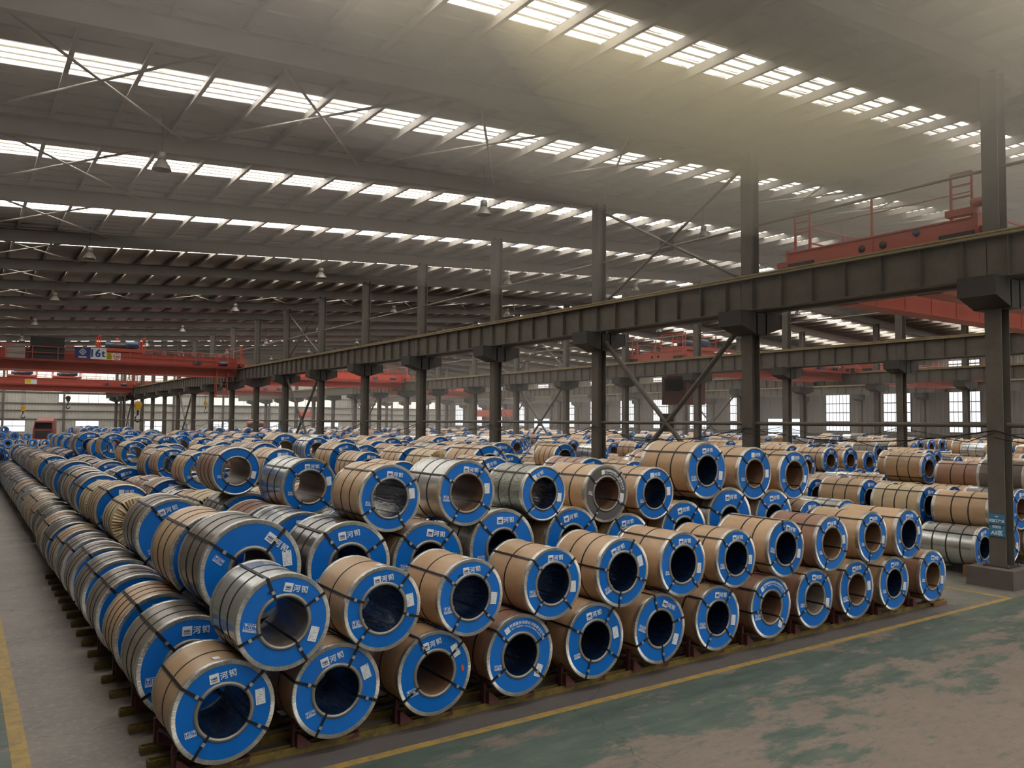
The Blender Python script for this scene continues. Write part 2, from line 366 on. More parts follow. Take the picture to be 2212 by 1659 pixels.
def rafter_mesh(y):
    mb = MB()
    for x0, x1 in ((XL, ridge), (ridge, XR)):
        z0, z1 = hroof(x0)-.28, hroof(x1)-.28
        for (ya, yb, da, db) in ((y-.14, y+.14, 0, -.016), (y-.006, y+.006, -.01, -.48), (y-.12, y+.12, -.47, -.49)):
            mb.add([(x0, ya, z0+db), (x1, ya, z1+db), (x1, yb, z1+db), (x0, yb, z0+db), (x0, ya, z0+da), (x1, ya, z1+da), (x1, yb, z1+da), (x0, yb, z0+da)],
                   [(0, 3, 2, 1), (4, 5, 6, 7), (0, 1, 5, 4), (1, 2, 6, 5), (2, 3, 7, 6), (3, 0, 4, 7)])
    return mb
for k in range(-5, 20):
    y = Y0+BAY*k
    rafter_mesh(y).build('rafter', MT['rafter'], ceil)
# roof bracing crosses: whole width in two bays, first panel line in all others
def rod(a, b, rad=.035, name='bracing_rod', par=None, m_='zinc'):
    return MB().tube([a, b], rad, 8).build(name, MT[m_], par if par is not None else ceil)
for k in range(0, 16):
    ya, yb = Y0+BAY*k, Y0+BAY*(k+1)
    if k in (0, ): continue
    xs = [(-.2, 4.85)] if k != 1 else [(-.2+5.03*i, 4.83+5.03*i) for i in range(4)]+[(25+5.03*i, 30+5.03*i) for i in range(3)]
    if k in (6, 11): xs = xs+[(-.2+5.03*i, 4.83+5.03*i) for i in range(1, 8)]
    for xa, xb in xs:
        za, zb = hroof(xa)-.38, hroof(xb)-.38
        rod((xa, ya, za), (xb, yb, zb)); rod((xa, yb, za), (xb, ya, zb))
# long eaves struts (tie pipes) above the column heads
# ------------------------------------------------------------------ walls
def corr_wall(name, horizontal_len, height_fn, m_, place, holes=(), step=.35):
    """ribbed sheet; place(s, z, dep)->xyz; holes list (s0,s1,z0,z1)"""
    mb = MB(); cuts = sorted(set([0, horizontal_len]+[h[0] for h in holes]+[h[1] for h in holes]))
    for a, b in zip(cuts[:-1], cuts[1:]):
        n = max(1, int((b-a)/step)); w = (b-a)/n; mid = (a+b)/2
        hs = sorted([(h[2], h[3]) for h in holes if h[0] <= mid <= h[1]])
        zs = []; z = 0
        for h0, h1 in hs: zs.append((z, h0)); z = h1
        zs.append((z, None))
        for i in range(n):
            s0 = a+i*w; pts = [(s0, 0), (s0+w*.55, 0), (s0+w*.65, .04), (s0+w*.9, .04), (s0+w, 0)]
            for za, zb in zs:
                for (p, dp), (q, dq) in zip(pts[:-1], pts[1:]):
                    t0 = zb if zb is not None else height_fn(p); t1 = zb if zb is not None else height_fn(q)
                    if t0-za < .01: continue
                    mb.add([place(p, za, dp), place(q, za, dq), place(q, t1, dq), place(p, t0, dp)], [(0, 1, 2, 3)])
    o = mb.build(name, m_); tag(o, kind='structure'); return o
# right wall (x = XR), windows per bay
holesR = []; winR = []
for k in range(-5, 19):
    yc = 54.1+7*(k-6)
    if yc-1.5 < YF or yc+1.5 > YB: continue
    if k in (7, 14): holesR.append((yc-2.6-YF, yc+2.6-YF, 0, 4.3)); winR.append(('door', yc, 2.6, 0, 4.3)); 
    else: holesR.append((yc-1.5-YF, yc+1.5-YF, 2.95, 7.03)); winR.append(('win', yc, 1.5, 2.95, 7.03))
    holesR.append((yc-1.5-YF, yc+1.5-YF, 9.43, 10.15)); winR.append(('win', yc, 1.5, 9.43, 10.15))
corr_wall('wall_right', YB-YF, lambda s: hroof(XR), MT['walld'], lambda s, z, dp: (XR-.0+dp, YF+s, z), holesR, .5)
wn = 0
def window(axis, c, hw, z0, z1, pos, nx, nz, m_='pane', name='window'):
    global wn
    wn += 1
    o = empty('%s_%d' % (name, wn), (pos, c, 0) if axis == 'x' else (c, pos, 0)); tag(o, kind='structure')
    def bx(mb, s0, s1, za, zb, t0, t1):
        return mb.box(t0, t1, s0, s1, za, zb) if axis == 'x' else mb.box(s0, s1, t0, t1, za, zb)
    g = MB(); bx(g, -hw, hw, z0, z1, .05, .07); g.build('window_panes' if name == 'window' else 'daylight_opening', MT[m_], o)
    fr = MB(); t = .05
    for s0, s1, za, zb in ((-hw, hw, z0-t, z0), (-hw, hw, z1, z1+t), (-hw-t, -hw, z0-t, z1+t), (hw, hw+t, z0-t, z1+t)): bx(fr, s0, s1, za, zb, -.04, .08)
    for i in range(1, nz):
        zz = z0+(z1-z0)*i/nz; bx(fr, -hw, hw, zz-.045, zz+.045, .0, .05)
    for i in range(1, nx):
        ss = -hw+2*hw*i/nx; bx(fr, ss-.018, ss+.018, z0, z1, .02, .05)
    fr.build('window_frame' if name == 'window' else 'door_frame', MT['steeld'], o); return o
for kind, yc, hw, z0, z1 in winR:
    if kind == 'door': window('x', yc, hw, z0, z1, XR, 1, 1, 'dooropen', 'door')
    else: window('x', yc, hw, z0, z1, XR, 7, 4 if z1 < 8 else 2)
# girts on the right wall
gm = MB()
for z in (1.4, 2.6, 7.35, 8.9, 10.5): gm.box(XR-.12, XR-.02, YF, YB, z-.05, z+.05)
o = gm.build('trim_1', MT['steel']); tag(o, kind='structure')
# end wall
holesB = []; winB = []
x = 5.0
for x in (5.0, 15.0, 25.0, 35.1, 45.2, 55.2): holesB.append((x-XL, x+3.25-XL, 1.7, 3.36)); winB.append((x, x+3.25, 1.7, 3.36, 2, 2, 'pane'))
for a, b in ((12.6, 29.2), (35.4, 57.5), (62.5, 79)): holesB.append((a-XL, b-XL, 6.2, 7.5)); winB.append((a, b, 6.2, 7.5, 12, 1, 'panew'))
for a, b in ((-.9, 6.9), (7.5, 31.2), (34, 50)): holesB.append((a-XL, b-XL, 9.9, 11.0)); winB.append((a, b, 9.9, 11.0, 14, 1, 'panew'))
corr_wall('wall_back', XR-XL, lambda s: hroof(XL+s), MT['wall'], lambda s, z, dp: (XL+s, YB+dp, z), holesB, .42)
for a, b, z0, z1, nx, nz, mm in winB: window('y', (a+b)/2, (b-a)/2, z0, z1, YB, nx, nz, mm)
gm = MB()
for z in (1.2, 3.6, 4.9, 6.0, 7.7, 8.8): gm.box(XL, XR, YB-.14, YB-.02, z-.06, z+.06)
for x in range(5, 82, 8): gm.box(x+.2, x+.5, YB-.3, YB-.02, 0, hroof(x)-.3)
o = gm.build('trim_2', MT['steel']); tag(o, kind='structure')
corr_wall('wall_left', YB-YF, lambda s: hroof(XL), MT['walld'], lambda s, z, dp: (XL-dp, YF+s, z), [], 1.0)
# unseen wall behind the camera: glowing bands and doorway added to light coil faces
holesF = [(2, 15, 0, 6.5), (18, 34, 2.0, 8.5), (38, 80, 2.0, 8.5)]
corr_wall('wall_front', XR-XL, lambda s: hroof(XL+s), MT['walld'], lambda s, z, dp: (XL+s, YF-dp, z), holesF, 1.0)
for i, (a, b, z0, z1) in enumerate(holesF):
    o = MB().box(XL+a, XL+b, YF-.06, YF-.04, z0, z1).build('window_%d' % (60+i) if i else 'door_60', MT['dooropen' if not i else 'pane']); tag(o, kind='structure')
# ------------------------------------------------------------------ steel frame
def column_mesh(h, w=.40, dp=.36):
    mb = MB(); t = .02
    mb.box(-w/2, -w/2+t, -dp/2, dp/2, 0, h); mb.box(w/2-t, w/2, -dp/2, dp/2, 0, h); mb.box(-w/2+t, w/2-t, -.008, .008, 0, h)
    for z in (6.3, 7.0, 7.9):
        mb.box(-w/2+t, w/2-t, -dp/2, dp/2, z, z+.015)
    return mb
def corbel_mesh(left=True, right=True):
    mb = MB()
    for sx in ([-1] if left else [])+([1] if right else []):
        a = .19*sx; b = .95*sx; xa, xb = min(a, b), max(a, b)
        mb.box(xa, xb, -.42, .42, 6.92, 6.955)
        for yy in (-.40, .40): mb.add([(a, yy-.01, 6.28), (a, yy-.01, 6.92), (b, yy-.01, 6.92), (b, yy-.01, 6.52), (a, yy+.01, 6.28), (a, yy+.01, 6.92), (b, yy+.01, 6.92), (b, yy+.01, 6.52)],
                                    [(0, 1, 2, 3), (7, 6, 5, 4), (0, 3, 7, 4), (1, 5, 6, 2), (2, 6, 7, 3)])
        mb.add([(a, -.39, 6.28), (b, -.39, 6.52), (b, .39, 6.52), (a, .39, 6.28)], [(0, 1, 2, 3)])
        mb.box(min(b, b-.02*sx), max(b, b-.02*sx), -.42, .42, 6.5, 6.92)
    mb.box(-.24, .24, -.41, .41, 6.28, 6.92)
    return mb
ordn = 'first second third fourth fifth sixth seventh eighth ninth tenth eleventh twelfth thirteenth fourteenth fifteenth sixteenth seventeenth eighteenth nineteenth twentieth'.split()+['twenty-'+w for w in 'first second third fourth fifth sixth seventh eighth ninth'.split()]+['thirtieth']+['thirty-'+w for w in 'first second third fourth fifth sixth seventh eighth ninth'.split()]
lname = ('nearest column line', 'second column line', 'third column line', 'wall column line')
cms = {}
for li, cx in enumerate(CX):
    colm = column_mesh(hroof(cx)-.66).mesh('column'); corm = corbel_mesh(True, li < 3).mesh('corbel')
    colm.materials.append(MT['steel']); corm.materials.append(MT['steeld'])
    ped = MB().box(-.62, .62, -.5, .5, 0, .42).mesh('pedestal'); ped.materials.append(MT['conc'])
    bp = MB().box(-.3, .3, -.28, .28, .42, .445)
    for sx in (-1, 1):
        for sy in (-1, 1): bp.lathe([(.445, .02), (.5, .02), (.5, 0)], 6, 'z', c=(.25*sx, .23*sy, 0))
    bpm = bp.mesh('base_plate'); bpm.materials.append(MT['steeld'])
    for k in range(-5, 20):
        y = Y0+BAY*k
        if k < 0 and li: continue
        if y > YB-.3: continue
        e = empty('column', (cx, y, 0)); tag(e, 'grey steel column, %s from the near end of the %s' % (ordn[k+0 if k >= 0 else 24+k], lname[li]) if k >= 0 else None, 'column', 'steel columns of the '+lname[li], 'structure')
        inst('shaft', colm, e); inst('corbel', corm, e)
        if k < 3: inst('pedestal', ped, e); inst('base_plate', bpm, e)
# runway girders
ZT, ZB = 7.90, 6.95
def ibeam(L):
    mb = MB(); mb.box(-.008, .008, .01, L-.01, ZB+.02, ZT-.02); mb.box(-.17, .17, 0, L-.012, ZT-.02, ZT); mb.box(-.15, .15, 0, L-.012, ZB, ZB+.02); return mb
ibm = ibeam(BAY).mesh('beam'); ibm.materials.append(MT['steel'])
stm = MB().box(-.13, -.008, -.006, .006, ZB+.02, ZT-.02).box(.008, .13, -.006, .006, ZB+.02, ZT-.02).mesh('stiffener'); stm.materials.append(MT['steel'])
rlm = MB().box(-.06, .06, 0, BAY, ZT, ZT+.02).box(-.012, .012, 0, BAY, ZT+.02, ZT+.1).box(-.035, .035, 0, BAY, ZT+.1, ZT+.14).box(-.17, -.1, 0, BAY, ZT, ZT+.018).mesh('rail'); rlm.materials.append(MT['rail'])
GX = [(0, CX[0]-.42), (0, CX[0]+.42), (1, CX[1]-.42), (1, CX[1]+.42), (2, CX[2]-.42), (3, CX[3]-.42)]
for gi, (li, gx) in enumerate(GX):
    for k in range(-2, 19):
        side = 'aisle side' if gx < CX[li] else 'far side'
        e = empty('runway_girder', (gx, Y0+BAY*k, 0))
        tag(e, 'crane girder, %s of %s, %s' % (side, lname[li], ('second before the first column' if k == -2 else 'just before the first column') if k < 0 else 'beyond the %s column' % ordn[k]), 'girder', 'crane girders of the '+lname[li])
        inst('beam', ibm, e); inst('rail', rlm, e)
        if gi in (0, 2, 4, 5) and (gi == 0 or k < 12):
            for s_ in range(7): inst('stiffener', stm, e, (0, .5+s_, 0))
# longitudinal pipes, cross bracing, cables
pip = {z: MB().tube([(0, 0, z), (0, BAY-.36, z)], .055 if z < 5 else .04, 8).mesh('pipe') for z in (3.62, 9.6)}
pip[3.62].materials.append(MT['steel']); pip[9.6].materials.append(MT['zinc'])
for li in (0, 1, 2):
    for k in range(-1, 19):
        for z in (3.62, 9.6):
            o = inst('tie_pipe', pip[z], None, (CX[li], Y0+BAY*k+.18, 0)); tag(o, 'grey tie pipe %s, bay %s of %s' % ('at eye height' if z < 5 else 'under the roof', ordn[k] if k >= 0 else 'zero', lname[li]), 'pipe', 'tie pipes between the columns', None)
for li in (0, 1, 2):
    for k in ((-1, ) if li == 99 else ()) + ((1, 6, 11, 16) if li == 0 else (1, 6, 11)):
        kk = k-1 if li == 1 and k == 1 else k
        ya, yb = Y0+BAY*kk+.2, Y0+BAY*(kk+1)-.2; x = CX[li]
        for zlo, zhi, nm in ((.5, 6.75, 'lower'), (8.0, hroof(x)-1.0, 'upper')):
            e = empty('cross_brace', (x, (ya+yb)/2, 0)); tag(e, 'grey %s cross brace in bay %s of the %s' % (nm, ordn[kk], lname[li]), 'brace', 'cross braces between columns')
            rad = .085 if zlo < 1 else .05; h = (yb-ya)/2
            MB().tube([(0, -h, zlo), (0, h, zhi)], rad, 8).build('brace_arm', MT['steel'], e)
            MB().tube([(0, h, zlo), (0, -h, zhi)], rad, 8).build('brace_arm', MT['steel'], e)
            MB().box(-.02, .02, -.3, .3, (zlo+zhi)/2-.3, (zlo+zhi)/2+.3).build('gusset_plate', MT['steeld'], e)
for li in (0, 1):
    for k in range(-1, 12):
        pts = []
        for i in range(13):
            t = i/12; pts.append((-.24, t*BAY, 3.5-.55*4*t*(1-t)*(.6+.4*((k*7) % 3)/2)))
        mb = MB().tube(pts, .016, 5); pts2 = [(a-.03, b, c-.06-.12*math.sin(3*b)) for a, b, c in pts]; mb.tube(pts2, .012, 5)
        o = mb.build('cable', MT['strap'], None, (CX[li], Y0+BAY*k, 0)); tag(o, 'black cable sagging between columns in bay %s of the %s' % (ordn[k] if k >= 0 else 'zero', lname[li]), 'cable', 'sagging cables along the columns')
# ------------------------------------------------------------------ high-bay lamps
sh = MB().lathe([(0, .24), (.05, .22), (.13, .19), (.22, .12), (.26, .10)], 24, 'z').mesh('shade'); sh.materials.append(MT['lamp'])
hs_ = MB().lathe([(.26, 0), (.26, .11), (.44, .11), (.46, .09), (.46, 0)], 16, 'z').mesh('housing'); hs_.materials.append(MT['lamp'])
for li, (lx, dz) in enumerate(((4.1, 1.45), (13.6, 1.9), (24.5, 1.7), (34, 1.7), (50, 1.7), (70, 1.6))):
    for k in range(0, 7):
        y = 22.0+14*k-(.6 if li == 1 else 0)
        e = empty('high_bay_lamp', (lx, y, hroof(lx)-dz)); tag(e, 'bell-shaped grey lamp hanging from the roof, %s back in the %s line of lamps' % (ordn[k], ordn[li]), 'lamp', 'high-bay lamps')
        inst('shade', sh, e); inst('housing', hs_, e); MB().tube([(0, 0, .46), (0, 0, dz-.02)], .012, 6).build('hanger', MT['steeld'], e)
# ------------------------------------------------------------------ cranes
def railing(mb, x0, x1, y, z, h=1.0, step=1.6):
    n = max(1, int((x1-x0)/step))
    for i in range(n+1): xx = x0+(x1-x0)*i/n; mb.bar((xx, y, z), (xx, y, z+h), .05)
    for zz in (h, h*.55): mb.bar((x0, y, z+zz), (x1, y, z+zz), .04)
def crane(name, label, x0, x1, yc, full=True, red='red', trolley_x=None, cab=False, drop=0.0):
    e = empty('overhead_crane', (0, yc, 0)); tag(e, label, 'crane', 'overhead travelling cranes')
    # end carriages
    for xe in (x0, x1):
        mb = MB(); L = 2.65
        mb.box(xe-.16, xe+.16, -L, L, ZT+.18, ZT+.72)
        mb.box(xe-.19, xe+.19, -L, L, ZT+.70, ZT+.74); mb.box(xe-.19, xe+.19, -L+.5, L-.5, ZT+.16, ZT+.2)
        for sy in (-1, 1): mb.box(xe-.17, xe+.17, sy*L-.05, sy*L+.05, ZT+.15, ZT+.8)
        mb.box(xe-.175, xe-.16, -.03, .03, ZT+.18, ZT+.72); mb.build('end_carriage', MT[red], e)
        for sy in (-1, 1):
            wv = MB().lathe([(-.07, 0), (-.07, .2), (.07, .2), (.07, 0)], 20, 'x', c=(xe, sy*(L-.45), ZT+.34)); wv.box(xe-.2, xe-.165, sy*(L-.45)-.42, sy*(L-.45)+.42, ZT+.16, ZT+.4); wv.build('wheel', MT['cabinet'], e)
            MB().lathe([(-.175, 0), (-.175, .1), (-.17, .1)], 16, 'x', c=(xe-.0, .3*sy, ZT+.45)).build('access_hole', MT['cabinet'], e)
            MB().box(xe-.1, xe+.1, sy*(L+.22)-.2, sy*(L+.22)+.2, ZT+.34, ZT+.5).build('buffer', MT[red], e)
    # bridge beams
    for sy in (-1, 1):
        mb = MB(); yb = sy*1.15
        mb.box(x0+.16+drop*.9, x1-.16-drop*.9, yb-.26, yb+.26, ZT-.62-drop*.4, ZT+.86-drop)
        mb.box(x0+.16, x1-.16, yb-.32, yb+.32, ZT+.86-drop, ZT+.89-drop); mb.box(x0+.5, x1-.5, yb-.32, yb+.32, ZT-.65-drop*.4, ZT-.62-drop*.4)
        n = int((x1-x0)/1.5)
        for i in range(1, n): mb.box(x0+i*1.5-.01, x0+i*1.5+.01, yb-.275, yb+.275, ZT-.62-drop*.4, ZT+.86-drop)
        mb.build('bridge_beam', MT[red], e)
    wk = MB().box(x0+.3, x1-.3, -2.35, -1.5, ZT-.03, ZT+.02); wk.box(x0+.3, x1-.3, -2.37, -2.33, ZT-.06, ZT+.1)
    wk.build('walkway', MT['redd'], e)
    ra = MB(); railing(ra, x0+.4, x1-.4, -2.33, ZT+.02, 1.0); railing(ra, x0+.4, x1-.4, 2.3, ZT+.5, 1.0)
    ra.build('railing', MT[red], e)
    er = MB()
    for xe in (x0, x1):
        for yy in (-2.5, -2.0, 2.0, 2.5): er.bar((xe, yy, ZT+.74), (xe, yy, ZT+1.9), .05)
        for zz in (1.3, 1.6, 1.9): er.bar((xe, -2.5, ZT+zz), (xe, -2.0, ZT+zz), .04); er.bar((xe, 2.0, ZT+zz), (xe, 2.5, ZT+zz), .04)
        for zz in (1.4, 1.85): er.bar((xe, -2.5, ZT+zz), (xe, 2.5, ZT+zz), .022)
        er.bar((xe, .1, ZT+.74), (xe, .1, ZT+1.85), .05)
    er.build('end_railing', MT[red], e)
    if cab:
        k = MB(); xx = x1-1.9
        for a, b in (((xx, -1.9), (xx+1.3, -1.9)), ):
            for zz in np.arange(5.6, 7.8, .3): k.bar((xx, -2.0, zz), (xx, -1.5, zz), .03)
            for yy in (-2.0, -1.5): k.bar((xx, yy, 5.5), (xx, yy, 8.9), .05); k.bar((xx+.9, yy, 5.5), (xx+.9, yy, 8.9), .05)
            k.bar((xx, -2, 5.5), (xx+.9, -2, 5.5), .05); k.bar((xx, -2, 6.6), (xx+.9, -2, 6.6), .05)
        k.build('access_ladder', MT[red], e)
    for trolley_x in ([] if trolley_x is None else trolley_x if isinstance(trolley_x, (list, tuple)) else [trolley_x]):
        t = MB(); t.box(trolley_x-1.6, trolley_x+1.6, -1.25, 1.25, ZT+1.0, ZT+1.25)
        t.build('trolley_frame', MT[red], e)
        dm = MB().lathe([(-.9, 0), (-.9, .28), (.9, .28), (.9, 0)], 20, 'x', c=(trolley_x, 0, ZT+1.55)); dm.build('rope_drum', MT['cabinet'], e)
        mo = MB().lathe([(-.45, 0), (-.45, .24), (-.3, .3), (.3, .3), (.45, .24), (.45, 0)], 20, 'x', c=(trolley_x+.7, -.8, ZT+1.6)); mo.lathe([(-.3, 0), (-.3, .2), (.3, .2), (.3, 0)], 16, 'x', c=(trolley_x-.9, -.8, ZT+1.5)); mo.build('hoist_motor', MT['motor'], e)
        tr = MB()
        for sx in (-1, 1):
            for yy in (-1.2, 0, 1.2): tr.bar((trolley_x+sx*1.6, yy, ZT+1.25), (trolley_x+sx*1.6, yy, ZT+2.2), .06)
            for zz in (1.7, 2.2): tr.bar((trolley_x+sx*1.6, -1.2, ZT+zz), (trolley_x+sx*1.6, 1.2, ZT+zz), .05)
        tr.build('trolley_railing', MT['banner'], e)
        MB().lathe([(-.1, 0), (-.1, .1), (.1, .08), (.12, 0)], 12, 'z', c=(trolley_x-.4, -1.0, ZT+1.95)).build('warning_lamp', MT['banner'], e)
    # drive motors at the right end
    MB().lathe([(-.35, 0), (-.35, .16), (.35, .16), (.35, 0)], 16, 'x', c=(x1-1.3, -1.75, ZT+.38)).box(x1-3.6, x1-3.1, -1.8, -1.5, ZT+.25, ZT+.5).build('drive_motor', MT['motor'], e)
    return e
cA = crane('A', 'long red overhead crane with the 16t sign, spanning the nearest aisle', .6, 19.24, 70.0, trolley_x=10.4, cab=True)
cB = crane('B', 'red overhead crane near the end wall, behind the one with the 16t sign', .6, 19.24, 119.0, trolley_x=(6.4, 11.4))
cC = crane('C', 'red crane whose end carriage stands on the nearest girder, beside the two tall columns', CX[0]+.42, CX[1]-.42, 12.0, drop=.66)
cD = crane('D', 'red crane with its end carriage on the second girder, above the middle aisle', CX[1]+.42, CX[2]-.42, 41.0, trolley_x=44)
cE = crane('E', 'bright red crane in the second aisle, far down beside the second girder', CX[0]+.42, CX[1]-.42, 80.5, red='banner', trolley_x=30)
cF = crane('F', 'brownish red crane in the third aisle, beyond the second girder', CX[1]+.42, CX[2]-.42, 100.0, trolley_x=50)
cG = crane('G', 'dusty red crane in the far aisle next to the windowed wall', CX[2]+.42, CX[3]-.42, 40.0)
cH = crane('H', 'small distant red crane in the second aisle near the end wall', CX[0]+.42, CX[1]-.42, 118.0, trolley_x=28.7)
# crane A boards, cabinets and front legs
yb = -2.42
sg = MB().box(6.95, 8.0, yb-.03, yb, 8.15, 9.0).build('sign_board', MT['signnavy'], cA)
em = MB()
for a, b in (((0, .28), (.28, 0)), ((.28, 0), (0, -.28)), ((0, -.28), (-.28, 0)), ((-.28, 0), (0, .28))): em.bar((a[0]*.8, 0, a[1]*.8), (b[0]*.8, 0, b[1]*.8), .05, .02, up=(0, 1, 0))
em.box(-.09, .09, -.01, .01, .02, .05); em.box(-.09, .09, -.01, .01, -.05, -.02); em.box(-.03, .03, -.01, .01, -.08, .08)
for i in range(6): em.box(-.27+i*.09, -.2+i*.09, -.01, .01, -.40, -.34)
em.box(-.27, .27, -.01, .01, -.455, -.435)
em.build('emblem', MT['white'], sg, (7.47, yb-.045, 8.66))
sg = MB().box(8.0, 9.05, yb-.03, yb, 8.15, 9.0).build('sign_board', MT['white'], cA)
merge_text([(text_mesh('16', .8, .03), -.14, .05, 0, 1), (text_mesh('t', .72, .03), .36, 0, 0, 1)]).build('sign_lettering', MT['ink'], sg, (8.5, yb-.045, 8.55))
sg = MB().box(9.05, 9.5, yb-.03, yb, 8.15, 8.68).build('sign_board', MT['yellow'], cA)
wt = MB(); wt.bar((-.15, 0, -.05), (0, 0, .2), .03, .02, up=(0, 1, 0)); wt.bar((0, 0, .2), (.15, 0, -.05), .03, .02, up=(0, 1, 0)); wt.bar((-.15, 0, -.05), (.15, 0, -.05), .03, .02, up=(0, 1, 0)); wt.box(-.012, .012, -.01, .01, .01, .12)
wt.box(-.15, .15, -.01, .01, -.18, -.12); wt.build('warning_triangle', MT['cabinet'], sg, (9.27, yb-.045, 8.42))
sg = MB().box(9.5, 10.05, yb-.03, yb, 8.15, 8.68).build('sign_board', MT['white'], cA)
rg = MB().lathe([(0, .235), (0, .20), (.012, .20), (.012, .235), (0, .235)], 28, 'y'); rg.build('red_ring', MT['banner'], sg, (9.77, yb-.06, 8.42))
merge_text([(text_mesh('16t', .24, .03), 0, 0, 0, 1)]).build('sign_lettering', MT['banner'], sg, (9.77, yb-.06, 8.42))
for xx, w in ((2.6, 1.2), (4.1, 1.3), (5.4, .9)): MB().box(xx, xx+w, -2.1, -1.55, ZT+.05, ZT+1.75 if xx > 3 else ZT+1.1).build('control_cabinet', MT['cabinet' if xx > 3 else 'wall'], cA)
MB().bar((1.2, -2.2, 7.9), (-.4, -2.2, 5.8), .18).bar((2.2, -2.2, 8.0), (.4, -2.2, 5.2), .18).build('hanging_frame', MT['red'], cA)
sg = MB().box(6.6, 7.9, -2.45, -2.42, 7.98, 8.55).build('sign_board', MT['white'], cB)
MB().box(6.65, 7.25, -2.47, -2.45, 8.05, 8.5).build('warning_patch', MT['yellow'], sg)
# crane C railing post detail and badge
bd = MB().lathe([(0, 0), (0, .11), (.006, .11)], 4, 'x', c=(0, 0, 0)); bd.build('badge', MT['motor'], cC, (CX[0]+.42-.185, -1.2, ZT+.6))
MB().lathe([(-.25, 0), (-.25, .12), (.25, .12), (.25, 0)], 14, 'y', c=(CX[0]+.42, -2.75, ZT+1.1)).box(CX[0]+.3, CX[0]+.55, -2.6, -1.9, ZT+.84, ZT+1.0).build('buffer_motor', MT['red'], cC)
# hooks
def hook(x, y, z, label, m_='hook', s=1.0):
    e = empty('hook_block', (x, y, z)); tag(e, label, 'hook', 'crane hooks')
    MB().lathe([(-.12, 0), (-.12, .26), (-.05, .3), (.05, .3), (.12, .26), (.12, 0)], 20, 'y', c=(0, 0, .3*s)).box(-.2, .2, -.15, .15, -.15, .3).build('sheave_block', MT[m_], e)
    pts = [(.0, 0, -.15), (.0, 0, -.5), (-.18, 0, -.7), (-.2, 0, -.95), (0, 0, -1.08), (.2, 0, -.95), (.24, 0, -.8)]
    MB().tube(pts, .07, 8).build('hook', MT['cabinet'], e)
    mb = MB()
    for sx in (-.2, -.07, .07, .2): mb.tube([(sx, 0, .4), (sx*.8, 0, 8.95-z)], .016, 5)
    mb.build('hoist_rope', MT['strap'], e)
hook(6.66, 119, 4.75, 'small yellow hook block hanging at the far left, before the end wall')
hook(11.8, 70, 4.5, 'yellow hook block on ropes, hanging from the crane with the 16t sign')
hook(11.65, 119, 6.05, 'black hook hanging beneath the rear crane, above the red lorry', 'cabinet')
hook(28.7, 118, 5.7, 'small yellow hook hanging between distant columns')
hook(31, 80.5, 3.6, 'yellow hook block seen between columns of the second aisle')
# red operator's cab hanging in the middle aisle
e = empty('crane_cab', (44.0, 41.5, 0)); tag(e, 'dark red crane driver cabin hanging behind the second girder', 'cabin', None)
MB().box(-1.0, 1.0, -1.2, 1.2, 5.0, 7.1).build('cabin_body', MT['rred'], e)
MB().box(-1.02, -.98, -.9, .9, 6.0, 6.9).build('cabin_window', MT['glassdark'], e)
MB().box(1.0, 1.6, -1.2, 1.2, 5.1, 5.2).bar((-.9, .55, 7.1), (-.9, .55, 7.26), .14).bar((1, 1.2, 7.2), (1, 1.2, 7.9), .1).build('cabin_hanger', MT['redd'], e)
# banners
def banner(name, p0, p1, z0, z1, label):
    mb = MB(); n = 12; vs = []; fs = []
    for i in range(n+1):
        t = i/n; x = p0[0]+(p1[0]-p0[0])*t; y = p0[1]+(p1[1]-p0[1])*t; q = .05*math.sin(t*9)
        for z, dz in ((z0, -.03*math.sin(t*PI)), (z1, -.06*math.sin(t*PI))):
            vs += [(x+q, y+q, z+dz), (x+q+.02, y+q+.02, z+dz)]
    for i in range(n):
        a = i*4; b = a+4
        fs += [(a, b, b+2, a+2), (a+1, a+3, b+3, b+1), (a, a+1, b+1, b), (a+2, b+2, b+3, a+3)]
    mb.add(vs, fs); o = mb.build(name, MT['banner']); tag(o, label, 'banner'); return o
banner('banner', (80.9, 130.0), (80.9, 117.3), 4.7, 5.9, 'long orange-red banner hung by the far right wall')
banner('banner', (50.0, 141.72), (53.2, 141.72), 4.4, 5.3, 'small red banner on the grey end wall')
# area sign on the first column
e = empty('area_sign', (CX[0]-.2, Y0, 0)); tag(e, 'light blue sign reading A3 on the nearest steel column', 'sign')
MB().box(-.02, -.008, -.17, .17, 1.1, 1.6).build('sign_plate', MT['signblue'], e)
tm = merge_text([(text_mesh('HBIS', .035, .03), 0, .20, 0, 1), (text_mesh('深加工产品', .072, .02), 0, .105, 0, .92), (text_mesh('存放区', .07, .02), 0, -.03, 0, .92), (text_mesh('A3区', .115, .03), 0, -.165, 0, 1)])
tm.build('sign_lettering', MT['white'], e, (-.022, 0, 1.35), (0, 0, -PI/2))
MB().box(-.03, .0, -.175, .175, 1.36, 1.375).build('sign_clip', MT['cabinet'], e)
